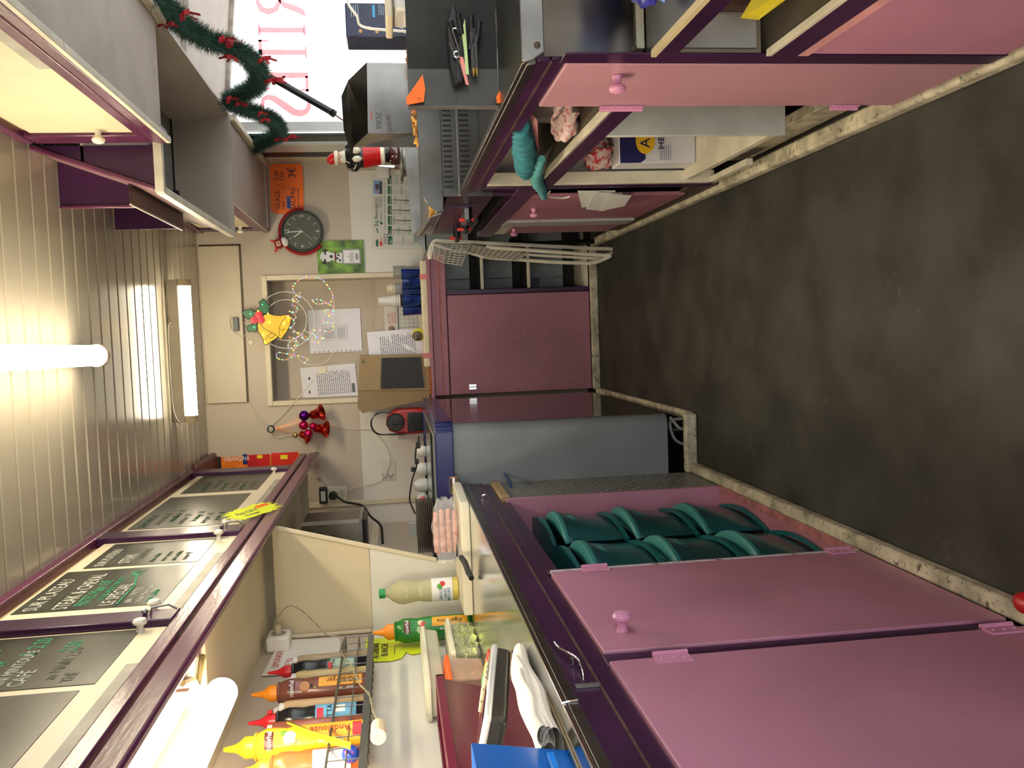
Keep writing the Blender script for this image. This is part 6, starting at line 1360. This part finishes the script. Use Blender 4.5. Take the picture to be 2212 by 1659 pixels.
MB().add(v, [(0, 3, 2, 1), (0, 1, 5, 4), (1, 2, 6, 5), (2, 3, 7, 6), (3, 0, 4, 7)]).build('shell', MAR, tb, bevel=.01, seg=3, thick=.003)
MB().box(-.962, -.945, 1.32, 2.465, 1.048, 1.072).box(-1.095, -1.085, 1.32, 2.465, 1.048, 1.072).box(-1.095, -.945, 2.452, 2.465, 1.048, 1.072).box(-1.095, -.945, 1.32, 1.335, 1.048, 1.072).build('rim', MAR, tb, bevel=.003)
MB().box(-.975, -.970, 1.40, 2.0, .935, 1.03).build('panel', mat('maroon_dark_panel', (.085, .008, .025), .25), tb, bevel=.002)
ct = thing('card_terminal', 'silver and black card payment terminal resting against the bin', 'card terminal', (-.74, 1.8, WZ))
Mt = Matrix.Translation((-.745, 1.955, WZ+.006)) @ Matrix.Rotation(math.radians(-8.5), 4, 'X') @ Matrix.Rotation(math.radians(13), 4, 'Y')
MB(Mt).box(-.048, .040, -.37, 0, .0, .040).build('black_base', BLACK, ct, bevel=.010, seg=3)
MB(Mt).box(-.052, .044, -.375, .004, .030, .044).build('silver_shell', mat('silver_plastic', (.62, .64, .68), .3, metal=.2), ct, bevel=.006, seg=3)
MB(Mt).box(-.044, .036, -.19, -.03, .044, .047).build('keypad', mat('keypad_tan', (.30, .26, .18), .4), ct)
for i in range(4):
    for j in range(3): MB(Mt).box(-.038+j*.025, -.018+j*.025, -.178+i*.030, -.160+i*.030, .047, .051).build('key', mat('key_cream', (.55, .50, .36), .4), ct, bevel=.001)
for j, cl in enumerate(((.05, .35, .05), (.8, .5, .02), (.65, .04, .02))): MB(Mt).box(-.040+j*.026, -.016+j*.026, -.034, -.016, .046, .052).build('key', mat('key_%d' % j, cl, .4), ct, bevel=.001)
MB(Mt).box(-.040, .032, -.36, -.21, .045, .047).build('screen', mat('screen_dark_red', (.08, .02, .025), .15), ct)
wcl = thing('folded_cloth', 'folded white cloth near the edge of the left worktop', 'cloth', (-.63, 1.55, WZ))
CL = mat('white_cloth', (.80, .75, .66), .85, var=.04, bump=.2)
for k, (r_, xo, yo, L0) in enumerate(((.016, 0, 0, 1.715), (.015, -.018, .01, 1.690), (.011, .012, -.01, 1.64), (.009, .022, 0, 1.56))):
    def ff(u, v, r_=r_, xo=xo, L0=L0, k=k):
        a = 2*math.pi*v; yy = 1.30+(L0-1.30)*u; e = min(1, (1-u)*8+.15)**.5
        return (-.628+xo+(.034-.006*k)*math.cos(a)*e*(1+.10*math.sin(u*7+k)), yy, WZ+r_+.010*k*.8+r_*1.0*max(-1+.0, math.sin(a)*e)+.003*math.sin(u*11+k*2))
    MB().grid(20, 16, ff).build('fold', CL, wcl, smooth=True)
bk = thing('blue_bin', 'bright blue plastic bin at the near end of left worktop', 'bin', (-.75, 1.1, WZ))
BL = mat('bright_blue_plastic', (.01, .14, .55), .28, var=.04)
v = [(-.99, .62, WZ), (-.625, .62, WZ), (-.625, 1.285, WZ), (-.99, 1.285, WZ), (-1.0, .60, 1.06), (-.612, .60, 1.06), (-.612, 1.31, 1.06), (-1.0, 1.31, 1.06)]
MB().add(v, [(0, 3, 2, 1), (0, 1, 5, 4), (1, 2, 6, 5), (2, 3, 7, 6), (3, 0, 4, 7)]).build('shell', BL, bk, bevel=.012, seg=3, thick=.003)
MB().box(-.616, -.606, .60, 1.25, .945, .957).build('rib', mat('light_blue_plastic', (.01, .24, .85), .3), bk, bevel=.003)
sm = thing('metal_lid', 'thin steel tray edge beside the folded cloth', 'tray', (-.6, 1.4, WZ)); MB().box(-.612, -.604, 1.15, 1.46, WZ, .9235).build('tray', mat('brassy_steel', (.5, .42, .25), .2, metal=1), sm)

# ================================================================= RIGHT SIDE: TROLLEY RACK, SANTA, STRUT, GARLAND
tk_ = thing('wire_rack_stand', 'cream tubular stand with wire basket before the far shelves', 'stand', (.40, 4.55, 0))
def TP(pts, Y, r=.0095, nm='tube', m=CREAMT):
    return MB().tube(smoothpath([U(x, y, Y=Y) for x, y in pts], 6), r, 8).build(nm, m, tk_, smooth=True)
def c850(x, y, ox=900, oy=430, s=5.027): return (ox+x/s, oy+y/s)
TP([c850(*p) for p in [(150, 650), (135, 600), (165, 500), (210, 455), (300, 458), (700, 475), (1300, 505), (1900, 535), (2170, 545), (2190, 560), (2080, 600), (1900, 690), (1850, 695), (1500, 685), (1150, 660), (800, 635), (640, 600), (560, 575), (450, 560)]], 4.60)
TP([c850(*p) for p in [(150, 650), (170, 560), (190, 500), (260, 520), (400, 560), (600, 590)]], 4.55, .006)
TP([c850(*p) for p in [(760, 505), (860, 530), (1300, 560), (1800, 595), (2050, 610), (2100, 620), (1980, 675), (1880, 700)]], 4.50, .0095)
TP([c850(*p) for p in [(1150, 600), (1400, 615), (1700, 630), (1940, 640), (2080, 610)]], 4.58, .007)
bsk = MB(); cw = []
def BP(u, v): # basket front patch between two curves
    a = [(190, 500), (330, 480), (450, 480), (575, 485)]; b_ = [(185, 640), (290, 690), (390, 705), (490, 722)]
    i = min(int(u*3), 2); f = u*3-i
    A_ = (a[i][0]*(1-f)+a[i+1][0]*f, a[i][1]*(1-f)+a[i+1][1]*f); B_ = (b_[i][0]*(1-f)+b_[i+1][0]*f, b_[i][1]*(1-f)+b_[i+1][1]*f)
    p = c850(A_[0]*(1-v)+B_[0]*v, A_[1]*(1-v)+B_[1]*v); return U(*p, Y=4.62-.22*v)
for i in range(7): bsk.tube([BP(i/6, j/5) for j in range(6)], .0028, 5)
for j in range(10): bsk.tube([BP(i/6, j/9) for i in range(7)], .0022, 5)
bsk.build('basket_grid', CREAMT, tk_, kind='stuff')
pg = MB(); P_ = [c850(*p) for p in [(560, 490), (800, 520), (1180, 585), (1210, 600), (1100, 665), (760, 640), (650, 590), (560, 585)]]
v0 = [U(*p, Y=4.57) for p in P_]; pg.add(v0, [tuple(range(len(v0)))]).build('plastic_panel', mat('cream_panel', (.42, .38, .30), .5), tk_, thick=.003)
pl2 = MB()
for i in range(10):
    f = i/9; a = c850(600+560*f, 495+88*f); b_ = c850(560+480*f, 585+78*f); pl2.tube([U(*a, Y=4.562), U(*b_, Y=4.562)], .0016, 4)
pl2.build('panel_wires', mat('dark_wire', (.12, .11, .08), .5), tk_, kind='stuff')
dk = thing('folded_pole', 'dark blue-black pole lying against the far right cabinet', 'pole', (.43, 4.6, .1))
MB().tube([U(*c850(1000, 455), Y=4.85), U(*c850(1300, 480), Y=4.85), U(*c850(2110, 455), Y=4.85)], [.012, .010, .016], 8).build('pole', BLACKG, dk, smooth=True)
# santa figurine on a dark jar
sx0, sy0 = .845, 4.40
sn = thing('santa_figurine', 'ceramic santa figurine with red coat and white gloves on a jar', 'figurine', (sx0+.012, sy0, 1.13))
Ms = Matrix.Translation((sx0+.012, sy0, 1.128)) @ Matrix.Rotation(math.radians(-3), 4, 'Y')
MB(Ms).lathe([(.034, -.004), (.036, .0), (.036, .020), (.030, .022)], 18).build('boots', BLACKG, sn, smooth=True)
MB(Ms).lathe([(.036, .018), (.043, .022), (.044, .038), (.038, .040)], 22).build('fur_hem', mat('ivory_fur', (.72, .66, .50), .6, bump=.6), sn, smooth=True)
MB(Ms).lathe([(.038, .034), (.044, .045), (.052, .09), (.056, .12), (.050, .128)], 24).build('robe', mat('santa_red', (.50, .01, .012), .25), sn, smooth=True)
MB(Ms).lathe([(.055, .120), (.054, .150), (.048, .180), (.036, .205), (.02, .215), (0, .216)], 22).build('jacket', BLACKG, sn, smooth=True)
for s_ in (-1, 1): MB(Ms).tube(smoothpath([(s_*.040, 0, .195), (s_*.055, -.012, .165), (s_*.035, -.050, .145)]), [.016]*6+[.018]*6+[.012], 10).build('arm', BLACKG, sn, smooth=True)
for s_ in (-1, 1): MB(Ms).ball((s_*.020, -.052, .150), .018, 12, (.9, .8, 1.2)).build('glove', MATS['ivory_fur'], sn, smooth=True)
MB(Ms).ball((0, -.004, .225), .028, 14, (1, .95, 1.05)).build('head', mat('skin_ceramic', (.62, .33, .22), .35), sn, smooth=True)
MB(Ms).ball((0, -.016, .205), .030, 14, (1, .7, 1.1)).build('beard', mat('beard_ivory', (.66, .62, .52), .6), sn, smooth=True)
MB(Ms).ball((0, -.034, .224), .005, 8).build('nose', MATS['skin_ceramic'], sn, smooth=True)
for s_ in (-1, 1): MB(Ms).ball((s_*.009, -.028, .232), .0025, 8).build('eye', BLACK, sn, smooth=True)
MB(Ms).lathe([(.031, .238), (.034, .242), (.034, .252), (.029, .256)], 18).build('hat_brim', MATS['ivory_fur'], sn, smooth=True)
MB(Ms).tube([(0, 0, .250), (-.004, 0, .268), (-.016, 0, .283), (-.020, 0, .290)], [.029, .024, .018, .003], 14).build('hat', MATS['santa_red'], sn, smooth=True)
jr = thing('dark_jar', 'short dark maroon glass jar under the santa figurine', 'jar', (sx0, sy0, 1.07))
MB(Matrix.Translation((sx0+.012, sy0, 1.078))).lathe([(.045, 0), (.052, .008), (.052, .034), (.046, .044), (0, .046)], 24).build('jar', mat('maroon_glass', (.06, .012, .014), .1, spec=.8), jr, smooth=True)
pd = thing('glass_pedestal', 'smoky glass dish stand with steel rim under the dark jar', 'stand', (sx0, sy0, .98))
MB(Matrix.Translation((sx0-.02, sy0, .96))).lathe([(.07, 0), (.065, .04), (.072, .10), (.105, .108), (.107, .116), (.0, .116)], 26).build('stand', mat('smoky_stand', (.30, .29, .27), .25, metal=.4, var=.6, vs=22), pd, smooth=True)
ks = thing('butter_knife', 'small steel knife with brown handle beside the santa figurine', 'knife', (.79, 4.35, 1.1))
MB().slab([U(817, 359, Y=4.33), U(820, 357, Y=4.33), U(852, 357, Y=4.33), U(852, 362, Y=4.33)], (0, 1, 0), .002).build('blade', CHROME, ks)
MB().tube([U(852, 360, Y=4.33), U(862, 361, Y=4.33)], .010, 8).build('handle', mat('brown_handle', (.08, .03, .025), .4), ks, smooth=True)
lt = thing('paper_trivet', 'pale yellow lace paper corner behind the fries tray', 'paper', (.72, 4.0, .98))
MB().slab([U(878, 365, Y=4.0), U(886, 363, Y=4.0), U(897, 396, Y=4.0), U(888, 385, Y=4.0)], (0, 1, 0), .002).build('lace', mat('lace_yellow', (.65, .55, .22), .5), lt)
hw = thing('hatch_stay', 'white folding metal hatch stay with hinge plates near the santa', 'bracket', (.95, 4.6, 1.2))
MB().tube([U(803, 292, X=.975), U(848, 322, X=.975)], .010, 6).build('arm', WHITE, hw, smooth=True)
MB().tube([U(803, 292, X=.975), U(865, 292, X=.985)], .010, 6).build('arm', WHITE, hw, smooth=True)
for px in (826, 842): p = U(px, 300, X=.985); MB().box(p.x-.004, p.x, p.y-.05, p.y+.03, p.z-.022, p.z+.022).build('hinge_plate', WHITE, hw, bevel=.002)
p = U(852, 302, X=.98); MB().ball(p, .03, 12).build('black_knob', BLACK, hw, smooth=True)
gs = thing('gas_strut', 'black gas strut with thin rod holding up the hatch flap', 'strut', (1.05, 4.3, 1.3))
a = U(748, 264, X=1.06); b_ = U(716, 242, X=1.10); c_ = U(583, 166, X=1.27); MB().tube([b_, c_], .016, 14).build('cylinder', BLACKG, gs, smooth=True); MB().tube([a, b_], .0055, 10).build('rod', CHROME, gs, smooth=True)
MB().tube([b_, b_+(a-b_).normalized()*.02], .018, 14).build('collar', BLACK, gs, smooth=True)

GP = [(318, -25), (340, 5), (363, 20), (383, 45), (421, 71), (457, 89), (497, 101), (528, 118), (556, 145), (560, 170), (548, 190), (520, 205), (494, 219), (512, 228), (535, 238), (562, 246), (590, 260), (604, 283), (590, 297), (567, 306), (545, 318)]
gd = thing('garland', 'dark green tinsel garland with red bows draped along the hatch', 'garland', (.97, 3.8, 1.7))
gp = [U(px, py, X=.985-.0) for px, py in GP]
P = smoothpath(gp, 14); MB().tube(P, .008, 6).build('core_wire', PINEM, gd)
rg = random.Random(11); mb = MB(); TOT = 24000; cum = [0]
for i in range(1, len(P)): cum.append(cum[-1]+(P[i]-P[i-1]).length)
import bisect
for k in range(TOT):
    s_ = rg.random()*cum[-1]; i = min(max(bisect.bisect(cum, s_)-1, 0), len(P)-2); f = (s_-cum[i])/max(1e-6, cum[i+1]-cum[i])
    p = P[i].lerp(P[i+1], f); t_ = (P[i+1]-P[i]).normalized()
    d = Vector((rg.gauss(0, 1), rg.gauss(0, 1), rg.gauss(0, 1))); d -= t_*d.dot(t_)
    if d.length < 1e-3: continue
    d.normalize(); d = (d+t_*rg.uniform(-.1, .8)).normalized(); L_ = rg.uniform(.034, .060)
    w_ = d.cross(Vector((rg.random(), rg.random(), rg.random()))).normalized()*.0015
    n = len(mb.v); mb.v += [p+w_, p-w_, p+d*L_]; mb.f.append((n, n+1, n+2))
mb.build('needles', PINEM, gd, kind='stuff')
def bow(px, py, s_=1, rot=0):
    s_ *= .85
    c_ = U(px, py, X=.95); M = Matrix.Translation(c_) @ Matrix.Rotation(rot, 4, 'X')
    mb = MB(M)
    for q_ in (-1, 1):
        pts = [(0, 0, 0), (-.008, q_*.018*s_, .012*s_), (-.010, q_*.036*s_, .008*s_), (-.002, q_*.034*s_, -.010*s_), (0, 0, 0)]
        for i in range(4):
            a, b_ = Vector(pts[i]), Vector(pts[i+1]); o_ = Vector((.016*s_, 0, 0)); mb.add([a-o_*.5, b_-o_*.5, b_+o_*.5, a+o_*.5], [(0, 1, 2, 3)])
        mb.slab([(0, 0, 0), (.004, q_*.010*s_, 0), (-.006, q_*.034*s_, -.045*s_), (-.008, q_*.020*s_, -.050*s_)], (1, 0, 0), .001)
    mb.ball((0, 0, 0), .008*s_, 8)
    mb.build('bow', REDC, gd)
for px, py, s_, r_ in ((398, 28, 1.0, .4), (358, 48, .8, 1.2), (488, 86, 1.1, -.3), (500, 122, .9, 2.6), (571, 125, .9, .8), (592, 171, 1.1, 1.2), (494, 212, 1.0, .2), (522, 222, .8, 2.0), (561, 243, .8, .3), (572, 257, .7, 1.5), (607, 299, 1.0, 1.8), (630, 293, .8, 1.0)): bow(px, py, s_, r_)

# unidentified red thing at the lower left edge of the floor
rd = thing('red_object', 'rounded red plastic object on the floor against the left kerb', 'object', (-.50, 1.45, 0))
p = U(2206, 1298, Z=.02); MB().ball((p.x+.0, p.y-.02, .022), .022, 14, (1, 1.5, .9)).build('cap', mat('bright_red_plastic', (.55, .015, .02), .3), rd, smooth=True)
